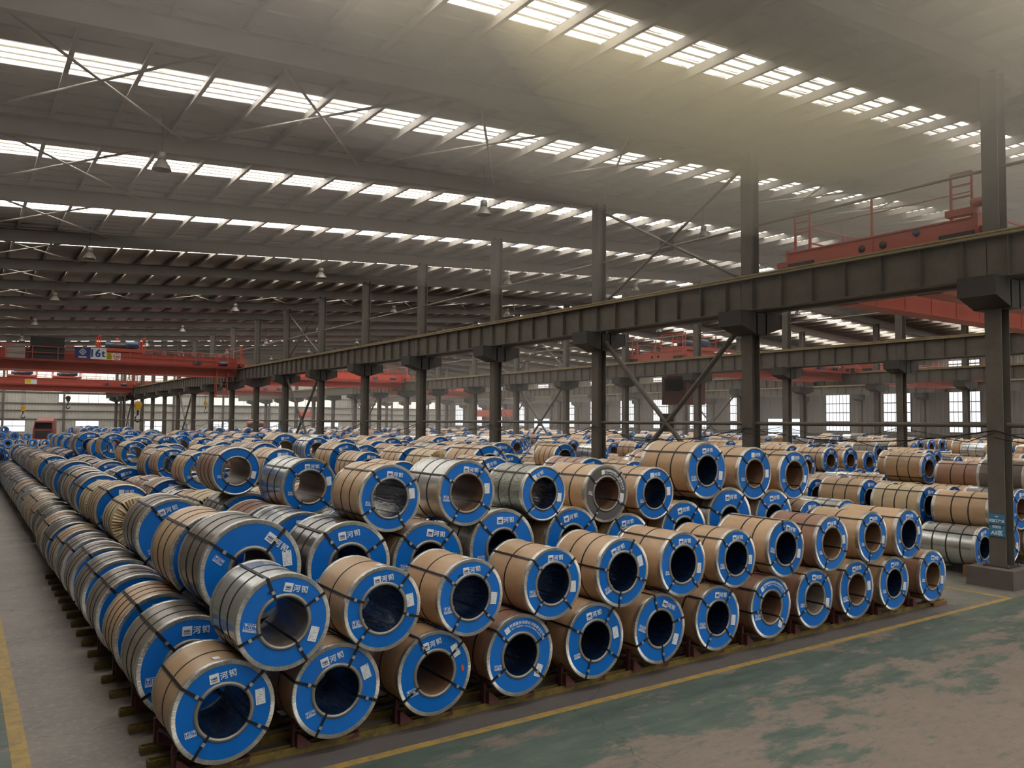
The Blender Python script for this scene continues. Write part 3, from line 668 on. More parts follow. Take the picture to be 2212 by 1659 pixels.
# truck
def truck(x, y, label):
    e = empty('truck', (x, y, 0), -.25); tag(e, label, 'truck')
    c = MB(); c.add([(-1.2, -1.1, .9), (1.2, -1.1, .9), (1.2, 1.1, .9), (-1.2, 1.1, .9), (-1.15, -1.0, 2.3), (1.15, -1.0, 2.3), (1.15, 1.1, 2.3), (-1.15, 1.1, 2.3), (-1.05, -.7, 3.3), (1.05, -.7, 3.3), (1.1, 1.1, 3.35), (-1.1, 1.1, 3.35)],
          [(0, 1, 5, 4), (1, 2, 6, 5), (2, 3, 7, 6), (3, 0, 4, 7), (4, 5, 9, 8), (5, 6, 10, 9), (6, 7, 11, 10), (7, 4, 8, 11), (8, 9, 10, 11), (3, 2, 1, 0)])
    c.build('cab', MT['redd'], e)
    MB().add([(-1.0, -1.0, 2.32), (1.0, -1.0, 2.32), (.95, -.76, 3.15), (-.95, -.76, 3.15)], [(0, 1, 2, 3)]).add([(-1.17, -.8, 2.3), (-1.17, .6, 2.3), (-1.12, .6, 3.0), (-1.1, -.5, 3.0)], [(0, 1, 2, 3)]).build('windscreen', MT['glassdark'], e)
    MB().box(-.9, .9, -1.18, -1.1, 1.2, 2.1).build('grille', MT['cabinet'], e)
    MB().box(-1.2, 1.2, -1.25, -1.1, .5, .95).build('bumper', MT['white'], e)
    MB().add([(-1.0, -.2, 3.35), (1.0, -.2, 3.35), (1.0, 1.1, 3.35), (-1, 1.1, 3.35), (-.9, 1.0, 3.8), (.9, 1.0, 3.8)], [(0, 1, 5, 4), (1, 2, 5), (0, 4, 3), (2, 3, 4, 5)]).build('roof_spoiler', MT['redd'], e)
    MB().box(-1.25, 1.25, 1.6, 12.5, 1.25, 1.5).box(-.5, .5, 1.0, 12, .8, 1.25).build('flatbed', MT['cabinet'], e)
    for sx in (-1, 1):
        for yy in (.2, 3.2, 9.8, 11.1): MB().lathe([(-.15, 0), (-.15, .35), (-.12, .5), (.12, .5), (.15, .35), (.15, 0)], 20, 'x', c=(sx*1.0, yy, .5)).build('wheel', MT['tyre'], e)
    return e
truck(9.2, 120.0, 'red lorry cab with empty flatbed, beyond the left rows of coils')
truck(20.5+11, 104, 'small dark red lorry among the distant coil stacks')
# ------------------------------------------------------------------ steel coils
NSEG = 72
def wav(seed, amp):
    rr = random.Random(seed); ph = [(rr.randint(2, 9), rr.uniform(0, 6.28), rr.uniform(.3, 1)) for _ in range(4)]
    return lambda a, y: amp*sum(w*math.sin(n*a+p+y*4*(i+1)) for i, (n, p, w) in enumerate(ph))
UM = {}
def um(key, fn):
    if key not in UM: UM[key] = fn()
    return UM[key]
def bev_prof(b):
    return [(.03, .984), (.33, .985), (.335, .984), (.66, .985), (.97, .984)]
def wrapper_mesh(n, amp, seed):
    fn_ = wav(seed, amp); ny = 10 if n > 40 else 4
    prof = [(.03+.94*i/ny, .984) for i in range(ny+1)]
    return MB().lathe(prof, n, fn=lambda i, k, p, q: (p, q+fn_(2*PI*k/n, p) if 0 < i < ny else q)).mesh('wrapper')
def rim_mesh(n, flute):
    mb = MB()
    if flute:
        N = 440
        def fn(i, k, p, q):
            if i in (1, 2): return (p+(.005 if k % 2 else -.004), q)
            return (p, q)
        mb.lathe([(.004, .905), (-.004, .915), (-.006, .985), (-.002, 1.0), (.012, 1.006), (.055, 1.006), (.058, .99)], N, fn=fn, smooth=False)
    else:
        mb.lathe([(.004, .915), (-.006, .92), (-.008, .985), (0, 1.004), (.05, 1.004), (.055, .988)], n)
    return mb.mesh('edge_protector')
def rim2_mesh(n): return MB().lathe([(.945, .988), (.95, 1.004), (1.0, 1.004), (1.006, .99), (1.003, .91)], max(24, n//2)).mesh('edge_protector')
def ring_mesh(r0, r1, y, n, back=False, name='end_cover'):
    mb = MB(); t = .004
    if not back: mb.lathe([(y+t, r1), (y, r1-.004), (y, r0+.004), (y+t, r0)], n, smooth=False)
    else: mb.lathe([(y, r0), (y, r1)], n, smooth=False)
    return mb.mesh(name)
def liner_mesh(b, n, amp=.0):
    fn_ = wav(5, amp); ny = 4
    return MB().lathe([(ny_/ny, b) for ny_ in range(ny+1)], n, fn=lambda i, k, p, q: (p, q-abs(fn_(2*PI*k/n*2, p*.5)) if 0 < i < ny else q)).mesh('bore_lining')
def strap_mesh(b, w=.056, bore=True):
    # closed ribbon loop in the plane x=0 (angle 90 degrees = up), rotated about Y for others
    t = .006; o_ = 1.010; f_ = -.012; bk = 1.012; i_ = b-.006
    loop = [(f_, i_), (f_, o_), (bk, o_), (bk, i_)]; inn = [(f_+t, i_+t), (f_+t, o_-t), (bk-t, o_-t), (bk-t, i_+t)]
    vs = []
    for (y, z), (y2, z2) in zip(loop, inn):
        vs += [(-w/2, y, z), (w/2, y, z), (w/2, y2, z2), (-w/2, y2, z2)]
    fs = []
    for i in range(4):
        if i == 3 and not bore: continue
        a = i*4; c = ((i+1) % 4)*4
        for k in range(4): fs.append((a+k, a+(k+1) % 4, c+(k+1) % 4, c+k))
    return MB().add(vs, fs).mesh('eye_strap')
def clip_mesh():
    return MB().box(-.034, .034, -.026, -.010, -.035, .035).box(-.038, .038, -.022, -.012, -.012, .012).mesh('strap_clip')
def band_mesh(n, w=.022):
    return MB().lathe([(-w/2, .984), (-w/2, .994), (w/2, .994), (w/2, .984)], n, smooth=False).mesh('band_strap')
def gather_mesh(n=96):
    rr = random.Random(3); off = [rr.uniform(-.035, .02) for _ in range(n)]; o2 = [rr.uniform(-.05, .03) for _ in range(n)]
    def fn(i, k, p, q):
        s = (1 if k % 2 else -1); return (p+(off[k]*i*.5 if i else 0)+s*.012*i+o2[k]*(.4 if i == 2 else 0), q+(o2[k]*.4 if i == 3 else 0))
    return MB().lathe([(.05, 1.0), (-.01, .97), (-.02, .75), (.0, .52), (.08, .46)], n, fn=fn, smooth=False).mesh('gathered_paper')
# face artwork (unit coil, face plane y<0, x right, z up)
FY = -.0045
def logo_plate():
    return MB().box(-.092, .092, -.003, .001, -.092, .092).mesh('logo_plate')
def plate_text(): return merge_text([(text_mesh('HBIS', .068, .006), 0, .004, 0, .92), (text_mesh('GROUP', .022, .0), 0, -.046, 0, 1.7)]).mesh('plate_lettering')
def brand_text(): return merge_text([(text_mesh('河', .155, .012), -.085, 0, 0, 1), (text_mesh('钢', .155, .012), .085, 0, 0, 1)]).mesh('brand_lettering')
def arc_text():
    it = []; s = '河钢股份有限公司邯郸分公司'; n = len(s)
    for i, ch in enumerate(s):
        a = math.radians(112-i*(82/(n-1))); it.append((text_mesh(ch, .085, .012), .80*math.cos(a), .80*math.sin(a), a-PI/2, 1))
    s = 'HBIS COMPANY LIMITED HANDAN BRANCH'; n = len(s)
    for i, ch in enumerate(s):
        if ch == ' ': continue
        a = math.radians(112-i*(80/(n-1))); it.append((text_mesh(ch, .045, .012), .715*math.cos(a), .715*math.sin(a), a-PI/2, .9))
    return merge_text(it).mesh('arc_lettering')
def mark_mesh():
    mb = MB()
    def bx(x0, x1, z0, z1): mb.box(x0, x1, -.002, .001, z0, z1)
    W, H = .15, .085; t = .006
    bx(-W, W, H-t, H); bx(-W, W, -H, -H+t); bx(-W, -W+t, -H, H); bx(W-t, W, -H, H); bx(-W, W, -.035, -.035+t*.8)
    for x in (-W/3, W/3): bx(x-t/2, x+t/2, -.035, H)
    # goblet
    cx = -W*2/3; mb.add([(cx-.028, -.002, .068), (cx+.028, -.002, .068), (cx+.016, -.002, .03), (cx-.016, -.002, .03)], [(0, 1, 2, 3)]); bx(cx-.004, cx+.004, -.005, .03); bx(cx-.02, cx+.02, -.015, -.005)
    # arrows
    for ax in (-.018, .018):
        bx(ax-.006, ax+.006, -.012, .045); mb.add([(ax-.015, -.002, .04), (ax+.015, -.002, .04), (ax, -.002, .07)], [(0, 1, 2)])
    bx(-.032, .032, -.024, -.016)
    # umbrella
    cx = W*2/3; vs = [(cx, -.002, .03)]+[(cx+.036*math.cos(PI*i/8), -.002, .03+.036*math.sin(PI*i/8)) for i in range(9)]
    mb.add(vs, [(0, i+1, i+2) for i in range(8)]); bx(cx-.003, cx+.003, -.015, .03); bx(cx-.014, cx, -.02, -.014)
    for i in range(9): bx(-.135+i*.03, -.135+i*.03+.019, -.073, -.046)
    return mb.mesh('handling_mark')
def label_mesh(w=.095, h=.155): return MB().box(-w, w, -.004, .001, -h, h).mesh('shipping_label')
def label_print():
    rr = random.Random(9); mb = MB()
    for i in range(9):
        z = .12-i*.03; x = -.075
        while x < .07:
            L = rr.uniform(.015, .05)
            if rr.random() < .72: mb.box(x, min(.078, x+L), -.0055, -.004, z, z+rr.choice((.004, .008, .012)))
            x += L+.012
    mb.box(.055, .08, -.0055, -.004, .125, .145)
    return mb.mesh('label_print')
def scribble():
    mb = MB(); rr = random.Random(4)
    for c in range(4):
        p = [(c*.05+rr.uniform(-.015, .02), 0, rr.uniform(-.04, .04)) for _ in range(6)]
        for a, b in zip(p[:-1], p[1:]): mb.bar(a, b, .005, .003, up=(0, 1, 0))
    return mb.mesh('pen_writing')
WRAPN = dict(kraft='tan paper-wrapped', brown='brown paper-wrapped', film='grey film-wrapped', galv='bare silvery', black='glossy black film-wrapped', cream='creased cream-papered', spangle='mottled silvery film-wrapped')
def coil(x, y, z, R, W, wrap='kraft', face='logo', phi=0.0, lab=-12.0, sphi=0.0, lod=1, label=None, group=None, liner=None, bands=2, bpos=None, extra=None, srnd=None):
    e = empty('steel_coil', (x, y, z)); tag(e, label, 'coil', group)
    e.scale = (R, W, R)
    b = min((.40, .45, .50, .55), key=lambda q: abs(q-.25/R)); n = NSEG if lod == 0 else 36
    rr = srnd or R_
    amp = {'film': .0012, 'black': .002, 'cream': .005, 'spangle': .0015}.get(wrap, .0008)
    seed = rr.randint(0, 2)
    inst('wrapper', um(('w', n, amp, seed), lambda: wrapper_mesh(n, amp, seed)), e, material=MT[wrap])
    fm = {'logo': 'blue', 'plain': 'blue', 'arc': 'navy' if rr.random() < .5 and lod else 'blue', 'greyarc': 'greyface', 'gather': None}[face]
    rz = lambda a: (0, -math.radians(a), 0)
    if face == 'gather':
        inst('gathered_paper', um('g', gather_mesh), e, material=MT['cream'])
    else:
        inst('edge_protector', um(('r', n, lod == 0), lambda: rim_mesh(n, lod == 0)), e, material=MT['rim'])
        inst('edge_protector', um(('r2', n), lambda: rim2_mesh(n)), e, material=MT['rim'])
        inst('end_cover', um(('c', b, n), lambda: ring_mesh(b+.04, .915, -.001, n)), e, material=MT[fm])
        inst('bore_ring', um(('b', b, n), lambda: MB().lathe([(.03, b), (-.004, b+.003), (-.011, b+.008), (-.011, b+.082), (-.001, b+.088)], n).mesh('bore_ring')), e, material=MT['bore'])
    inst('back_cover', um(('k', b), lambda: ring_mesh(b, .93, .998, 32, True, 'back_cover')), e, material=MT['blue'])
    liner = liner or ('liner' if rr.random() < .6 else 'linerk')
    inst('bore_lining', um(('l', b, n, liner), lambda: liner_mesh(b, n, .008 if liner == 'liner' else 0)), e, material=MT[liner])
    bp = bpos or ((.34, .64) if bands == 2 else ((.25, .5, .75) if bands == 3 else (.5,)))
    for q in bp: inst('band_strap', um(('bs', n), lambda: band_mesh(n)), e, (0, q, 0), material=MT['strap'])
    if face != 'gather' or rr.random() < .5:
        sm = um(('s', b), lambda: strap_mesh(b))
        for k in range(4):
            a = sphi-45+90*k+rr.uniform(-9, 9)*(0 if extra and 'angles' in extra else 1)
            if extra and 'angles' in extra: a = extra['angles'][k]-90
            s_ = inst('eye_strap', sm, e, (0, 0, 0), (0, -math.radians(a), 0), material=MT['strap'])
            if lod == 0: inst('strap_clip', um('clip', clip_mesh), s_, (0, 0, rr.uniform(.66, .8)), material=MT['clip'])
    if face == 'logo':
        g = math.radians(phi)
        def at(px, pz): return (px*math.cos(g)-pz*math.sin(g), FY, px*math.sin(g)+pz*math.cos(g))
        lp = inst('logo_plate', um('lp', logo_plate), e, at(-.10, .70), (0, -g, 0), material=MT['white'])
        if lod == 0: inst('plate_lettering', um('pt', plate_text), lp, (0, -.004, 0), material=MT['ink'])
        inst('brand_lettering', um('bt', brand_text), e, at(.17, .705), (0, -g, 0), material=MT['white'])
    elif face in ('arc', 'greyarc'):
        g = math.radians(phi); a = math.radians(122+phi)
        inst('logo_plate', um('lp', logo_plate), e, (.76*math.cos(a), FY, .76*math.sin(a)), (0, -(a-PI/2), 0), (.8, 1, .8), material=MT['white'])
        inst('arc_lettering', um('at', arc_text), e, (0, FY, 0), (0, -g, 0), material=MT['white'])
    if face != 'gather':
        a = math.radians(197+phi); small = rr.random() < .5
        mk = .72 if lod or small else 1.0
        inst('handling_mark', um('mk', mark_mesh), e, (.70*math.cos(a), FY, .70*math.sin(a)), (0, -math.radians(phi), 0), (mk, 1, mk), material=MT['white'])
        a = math.radians(lab)
        lb = inst('shipping_label', um('lb', label_mesh), e, (.72*math.cos(a), FY, .72*math.sin(a)), (0, -math.radians(lab*.6+rr.uniform(-6, 6)), 0), material=MT['white'])
        if lod == 0: inst('label_print', um('lpr', label_print), lb, material=MT['greyink'])
    if extra:
        if 'patch' in extra:
            a, rd, c = extra['patch']; a = math.radians(a); inst('sticker', um('st', lambda: MB().box(-.035, .035, -.004, .001, -.07, .07).mesh('sticker')), e, (rd*math.cos(a), FY, rd*math.sin(a)), (0, -.2, 0), material=MT[c])
        if 'pen' in extra:
            a, rd = extra['pen']; a = math.radians(a); inst('pen_writing', um('pen', scribble), e, (rd*math.cos(a), FY-.001, rd*math.sin(a)), (0, -(a-PI/2)*.5, 0), material=MT['penink'])
        if 'tag' in extra:
            inst('paper_tag', um('pt2', lambda: MB().box(-.07, .07, -.05, .05, -.002, .002).mesh('paper_tag')), e, (extra['tag'], .18, .985), (0, 0, .1), (1, 1, 1), material=MT['white'])
    return e
occ = []     # (x, y0, y1, z, R)
def put(x, y, z, R, W, **k):
    occ.append((x, y, y+W, z, R)); return coil(x, y, z, R, W, **k)
RK = .15
# front row, lower tier: X, R, width, wrap, face, logo tilt, label angle, strap angles, liner, bands
FB = [(2.30, .512, .92, 'kraft', 'logo', 9, 14, (144, 42, -30, -126), 'liner', (.45,)),
      (3.50, .507, .92, 'kraft', 'logo', 16, 24, (160, 62, -22, -118), 'liner', (.5,)),
      (4.72, .490, .98, 'kraft', 'logo', 14, 40, (118, 40, -34, -148), 'linerk', (.5,)),
      (5.95, .508, 1.0, 'brown', 'arc', 0, -40, (137, 26, -43, -150), 'liner', (.33, .66)),
      (7.19, .506, 1.0, 'kraft', 'logo', 10, 10, (152, 52, -36, -110), 'liner', (.5,)),
      (8.41, .500, 1.0, 'kraft', 'logo', -24, -32, (104, 12, -82, -158), 'liner', (.5,)),
      (9.64, .490, 1.0, 'kraft', 'logo', -5, -12, (138, 50, -48, -124), 'liner', (.3, .6)),
      (10.91, .498, 1.05, 'brown', 'arc', 3, -50, (143, 28, -44, -176), 'linerk', (.5,)),
      (12.07, .502, 1.05, 'brown', 'logo', -4, -18, (122, 45, -30, -150), 'film', (.5,)),
      (13.30, .520, 1.05, 'kraft', 'logo', 5, 4, (135, 46, -36, -132), 'linerk', (.5,)),
      (14.51, .495, 1.05, 'kraft', 'logo', 2, -14, (137, 46, -38, -130), 'liner', (.33, .66)),
      (15.88, .497, 1.1, 'brown', 'logo', -8, -18, (134, 42, -58, -140), 'linerk', (.5,))]
FT = [(2.86, .500, 1.0, 'galv', 'logo', -14, -28, (112, 30, -60, -158), 'film', (.33, .62)),
      (3.99, .468, .90, 'kraft', 'logo', 6, 10, (158, 48, -18, -132), 'liner', (.5,)),
      (5.14, .460, .92, 'kraft', 'logo', 4, -8, (142, 46, -44, -124), 'liner', (.5,)),
      (6.39, .462, .92, 'kraft', 'logo', 0, -12, (135, 40, -50, -130), 'liner', (.5,)),
      (7.60, .475, 1.0, 'kraft', 'logo', 22, 22, (168, 65, -20, -100), 'liner', (.35, .65)),
      (8.78, .470, 1.0, 'kraft', 'logo', 0, -14, (127, 44, -50, -132), 'liner', (.5,)),
      (9.95, .450, 1.0, 'kraft', 'logo', 0, -8, (136, 44, -40, -128), 'liner', (.33, .66)),
      (11.17, .470, 1.1, 'kraft', 'logo', -16, -18, (102, 30, -68, -150), 'liner', (.3, .55)),
      (12.42, .472, 1.05, 'brown', 'logo', 6, 8, (138, 62, -22, -118), 'linerk', (.3, .6)),
      (13.66, .458, 1.1, 'kraft', 'logo', 2, -12, (134, 46, -32, -108), 'linerk', (.5,)),
      (14.86, .470, 1.25, 'kraft', 'logo', 2, 8, (136, 42, -44, -122), 'liner', (.5,))]
side = ['leftmost']+[ordn[i] for i in range(1, 30)]
def nth(i, n): return 'leftmost' if i == 0 else ('rightmost' if i == n-1 else ordn[i]+' from the left')
lowZ = []
for i, (x, R, W, wr, fc, ph, lb, ang, ln, bp) in enumerate(FB):
    ex = dict(angles=ang)
    if i == 2: ex['patch'] = (0, .76, 'orange')
    if i == 0: ex['tag'] = -.1
    lowZ.append((x, RK+R, R))
    put(x, 8.40, RK+R, R, W, wrap=wr, face=fc, phi=ph, lab=lb, lod=0, liner=ln, bpos=bp, extra=ex, group='front row of steel coils, lower tier',
        label='%s steel coil, %s in the lower tier of the front row' % (WRAPN[wr], nth(i, 12)))
def rest(x, R, low):   # height of a coil of radius R resting on its lower neighbours
    z = 0
    for (lx, lz, lr) in low:
        dx = abs(x-lx)
        if dx < R+lr: z = max(z, lz+math.sqrt((R+lr)**2-dx*dx))
    return z
for i, (x, R, W, wr, fc, ph, lb, ang, ln, bp) in enumerate(FT):
    ex = dict(angles=ang)
    if i == 0: ex['pen'] = (120, .72)
    if i == 2: ex['pen'] = (125, .7)
    if i in (1, 2, 3, 4): ex['tag'] = .05
    put(x, 8.30, rest(x, R, lowZ), R, W, wrap=wr, face=fc, phi=ph, lab=lb, lod=0, liner=ln, bpos=bp, extra=ex, group='front row of steel coils, upper tier',
        label='%s steel coil, %s in the upper tier of the front row' % (WRAPN[wr], nth(i, 11)))
# rows behind
RY = [8.4, 9.9, 11.4, 12.85, 14.25, 15.7, 17.05, 18.5]+[18.5+1.45*k for k in range(1, 24)]
cand = []      # procedural candidates
def spec(x, y, z, R, W, tier, row, slot, **k): cand.append(dict(x=x, y=y, z=z, R=R, W=W, tier=tier, row=row, slot=slot, **k))
def rw():
    q = R_.random()
    return 'kraft' if q < .56 else 'brown' if q < .66 else 'film' if q < .78 else 'galv' if q < .89 else 'cream' if q < .94 else 'spangle' if q < .97 else 'black'
def rf(w):
    if w == 'cream': return 'gather' if R_.random() < .6 else 'logo'
    q = R_.random(); return 'logo' if q < .84 else 'arc' if q < .93 else 'greyarc' if q < .96 else 'plain'
HAND = {}   # (row, slot, tier) -> overrides
L1 = {1: (2.31, .585, 'film'), 2: (2.3, .58, 'kraft'), 3: (2.28, .59, 'film'), 4: (2.27, .60, 'film'), 5: (2.26, .61, 'film'), 6: (2.25, .60, 'film'), 7: (2.25, .60, 'kraft'), 8: (2.22, .61, 'film'), 9: (2.22, .60, 'kraft')}
T2 = {(1, 0): (3.0, .615, 'film', 'logo', -38), (1, 1): (4.27, .575, 'black', 'logo', 8), (1, 2): (5.44, .555, 'kraft', 'logo', -10), (1, 3): (6.68, .575, 'galv', 'logo', 0), (1, 4): (8.0, .535, 'kraft', 'logo', 12),
      (1, 5): (9.18, .50, 'kraft', 'logo', 8), (1, 6): (10.50, .556, 'kraft', 'logo', 8), (1, 7): (11.70, .598, 'galv', 'logo', 2), (1, 8): (12.97, .547, 'kraft', 'logo', 4), (1, 9): (14.15, .47, 'kraft', 'logo', 4), (1, 10): (15.35, .44, 'galv', 'logo', 30),
      (2, 0): (2.95, .60, 'kraft', 'logo', 30), (2, 1): (4.2, .56, 'galv', 'logo', 0), (3, 1): (4.2, .56, 'brown', 'logo', 0), (4, 0): (3.0, .59, 'film', 'logo', 20), (4, 1): (4.25, .60, 'film', 'logo', -4),
      (6, 0): (2.95, .50, 'cream', 'gather', 0), (7, 0): (2.9, .55, 'kraft', 'logo', 0), (8, 0): (2.87, .52, 'cream', 'gather', 0), (9, 0): (2.85, .56, 'film', 'logo', 0), (10, 0): (2.85, .56, 'kraft', 'logo', 0), (11, 0): (2.85, .57, 'film', 'logo', 0), (12, 0): (2.8, .60, 'film', 'logo', 0)}
T3 = [(4.86, 9.95, .457, 1.0, 'galv', 'logo', 0, 'S2a'), (6.05, 9.9, .472, 1.05, 'galv', 'logo', -5, ''), (7.43, 9.9, .426, 1.0, 'spangle', 'logo', 28, ''), (8.70, 9.9, .465, 1.15, 'kraft', 'greyarc', -20, ''), (9.79, 9.9, .449, 1.0, 'kraft', 'logo', 4, ''),
      (11.09, 9.9, .511, 1.2, 'kraft', 'logo', 4, ''), (12.40, 9.9, .494, 1.15, 'kraft', 'logo', 0, ''), (13.60, 9.9, .476, 1.1, 'kraft', 'logo', 0, '')]
T3[0] = (4.86, 9.95, .457, .98, 'kraft', 'logo', -6, '')
H3 = [(4.81, 12.9, .47, 1.2, 'galv', 'logo', 0), (4.01, 14.2, .42, 1.1, 'brown', 'plain', 0), (4.47, 18.8, .43, 1.1, 'kraft', 'logo', 6), (4.76, 23.3, .42, 1.1, 'kraft', 'logo', 4), (5.04, 26.4, .43, 1.1, 'kraft', 'logo', 6),
      (5.76, 17.1, .44, 1.1, 'kraft', 'logo', 4), (5.95, 20.7, .41, 1.1, 'film', 'logo', 8), (8.78, 26.4, .50, 1.1, 'kraft', 'logo', 6), (9.33, 23.7, .44, 1.1, 'galv', 'logo', 6), (13.38, 20.1, .57, 1.3, 'black', 'logo', 0),
      (10.75, 15.5, .49, 1.2, 'kraft', 'logo', 8), (9.26, 14.5, .47, 1.15, 'kraft', 'logo', -34), (4.5, 37.2, .56, 1.2, 'film', 'logo', 0)]
SX = 1.225
byrow = {}
for ri, y in enumerate(RY):
    if ri == 0: continue
    low = []; mid = []
    nslot = 12 if ri < 8 else 13
    for s in range(nslot):
        R = R_.uniform(.52, .58); x = 2.3+SX*s; w = rw()
        if s == 0:
            w = R_.choice(['film', 'film', 'kraft', 'galv']); R = .59
            if ri in L1: x, R, w = L1[ri]
        R = min(R, .60); low.append((x, RK+R, R))
        spec(x, y, RK+R, R, (1.0 if ri < 8 else 1.15) if s == 0 else R_.uniform(1.0, 1.25), 1, ri, s, wrap=w, face='logo' if s == 0 else rf(w), phi=R_.uniform(-12, 25))
    for s in range(nslot-1):
        key = (ri, s)
        if key in T2: x, R, w, fc, ph = T2[key]
        else:
            if (ri in (3, 5) and s == 0): continue
            if ri > 6 and R_.random() < .04: continue
            x = 2.91+SX*s+R_.uniform(-.03, .03); R = R_.uniform(.48, .575); w = rw(); fc = rf(w); ph = R_.uniform(-15, 25)
        z = rest(x, R, low); mid.append((x, z, R))
        spec(x, y+R_.uniform(-.05, .05) if ri > 1 else y, z, R, R_.uniform(1.0, 1.25), 2, ri, s, wrap=w, face=fc, phi=ph)
    byrow[ri] = mid
def near_mid(y): return min(range(1, len(RY)), key=lambda i: abs(RY[i]-y))
t3pos = []
for j, (x, y, R, W, w, fc, ph, _) in enumerate(T3):
    z = rest(x, R, byrow[1]); t3pos.append((x, y)); spec(x, y, z, R, W, 3, 1, j, wrap=w, face=fc, phi=ph)
for (x, y, R, W, w, fc, ph) in H3:
    ri = near_mid(y); z = rest(x, R, byrow[ri]); 
    if z == 0: z = 2.3
    t3pos.append((x, RY[ri])); spec(x, RY[ri], z, R, min(W, 1.3), 3, ri, 40+len(t3pos), wrap=w, face=fc, phi=ph)
for ri in range(2, len(RY)):
    pr = .30 if ri < 7 else .5
    for s in range(1, 11):
        x = 3.55+SX*s
        if R_.random() > pr or (ri in (2, 3, 4) and s < 3) or ri == 2: continue
        if any(abs(x-a) < 1.12 and abs(RY[ri]-b) < 1.3 for a, b in t3pos): continue
        R = R_.uniform(.42, .5); z = rest(x, R, byrow[ri])
        if z < 1.9: continue
        t3pos.append((x, RY[ri])); w = rw(); spec(x, RY[ri], z, R, R_.uniform(1.0, 1.2), 3, ri, s, wrap=w, face=rf(w), phi=R_.uniform(-15, 25))
# aisle two: hand placed near coils then rows
A2 = [(20.45, 9.55, .51, 1.35, 'galv', 'logo', 8), (21.75, 9.6, .52, 1.3, 'kraft', 'logo', 0), (23.0, 9.6, .5, 1.3, 'kraft', 'logo', 0), (24.3, 9.6, .5, 1.3, 'brown', 'logo', 0), (25.5, 9.6, .5, 1.3, 'kraft', 'logo', 0)]
def block(xa, n, ya, yb, pitch, sx, seedrow, p3, skip=lambda x, y: False, blk=2):
    y = ya; ri = seedrow
    while y < yb:
        low = []; mid = []
        for s in range(n):
            x = xa+sx*s
            if skip(x, y) or (5.5 < x < 14.5 and 115 < y < 135) or (29 < x < 35.5 and 100 < y < 120): continue
            R = R_.uniform(.46, .54); w = rw(); W = R_.uniform(1.15, 1.4)
            if blk == 2 and ri == seedrow and s < len(A2): x, _, R, W, w, fc, ph = A2[s]
            low.append((x, RK+R, R)); spec(x, y, RK+R, R, W, 1, ri, s, wrap=w, face=rf(w), phi=R_.uniform(-12, 20), blk=blk)
        for s in range(n-1):
            x = xa+sx*(s+.5)
            if skip(x-sx/2, y) or skip(x+sx/2, y) or R_.random() < .12: continue
            R = R_.uniform(.46, .54); w = rw(); z = rest(x, R, low)
            if z < 1: continue
            mid.append((x, z, R)); spec(x, y, z, R, R_.uniform(1.15, 1.4), 2, ri, s, wrap=w, face=rf(w), phi=R_.uniform(-12, 20), blk=blk)
        for s in range(1, n-2):
            x = xa+sx*(s+1)
            if R_.random() > p3: continue
            R = R_.uniform(.44, .5); z = rest(x, R, mid)
            if z < 1.9 or sum(1 for m_ in mid if abs(m_[0]-x) < R+m_[2]) < 2: continue
            w = rw(); spec(x, y, z, R, R_.uniform(1.1, 1.35), 3, ri, s, wrap=w, face=rf(w), phi=R_.uniform(-12, 20), blk=blk)
        y += pitch; ri += 1
block(20.5, 15, 9.55, 112, 1.68, 1.27, 0, .42, lambda x, y: y > 60 and int(y/9) % 4 == 0, 2)
block(42.0, 14, 16, 128, 1.70, 1.28, 0, .35, lambda x, y: int(y/11) % 5 == 0, 3)
block(63.2, 12, 30, 128, 1.72, 1.3, 0, .25, lambda x, y: int(y/13) % 4 == 0, 4)
# far stacks of the first aisle, beyond the lorry
block(1.2, 3, 52, 64, 1.7, 1.3, 0, .0, lambda x, y: x > 3.2, 5)
block(1.0, 13, 96, 132, 1.7, 1.3, 0, .5, lambda x, y: 4.5 < x < 9.5 and y < 112, 6)
# choose the 300 individuals that show largest
def inview(c):
    px, py, z = proj((c['x'], c['y'], c['z']))
    return z > 0 and -60 < px < W0+60 and py < H0+80, 2*F_PX*c['R']/max(z, .1), px, py
for c in cand:
    v, s_, px, py = inview(c); c['px'] = s_; blk = c.get('blk', 1)
    if blk == 1: show = c['tier'] >= 2 or c['slot'] == 0
    else: show = c['tier'] >= 2 or (c['row'] == 0)
    if blk == 1 and c['tier'] == 2 and c['slot'] in (0,): show = True
    c['score'] = s_*(1.0 if show else 0.0)*(1.0 if v else 0)*(1.25 if c['tier'] == 3 else 1.0)*(.8 if c['tier'] == 1 else 1)
cand.sort(key=lambda c: -c['score'])
NI = 300-23
tname = {1: 'lower tier', 2: 'middle tier', 3: 'top tier'}
bname = {1: 'left block', 2: 'second aisle', 3: 'third aisle', 4: 'fourth aisle', 5: 'far left block', 6: 'end wall stack'}
ind = [c for c in cand[:NI] if c['score'] > 0]; rest_c = [c for c in cand if c not in ind] if len(cand) < 1 else cand[len(ind):]
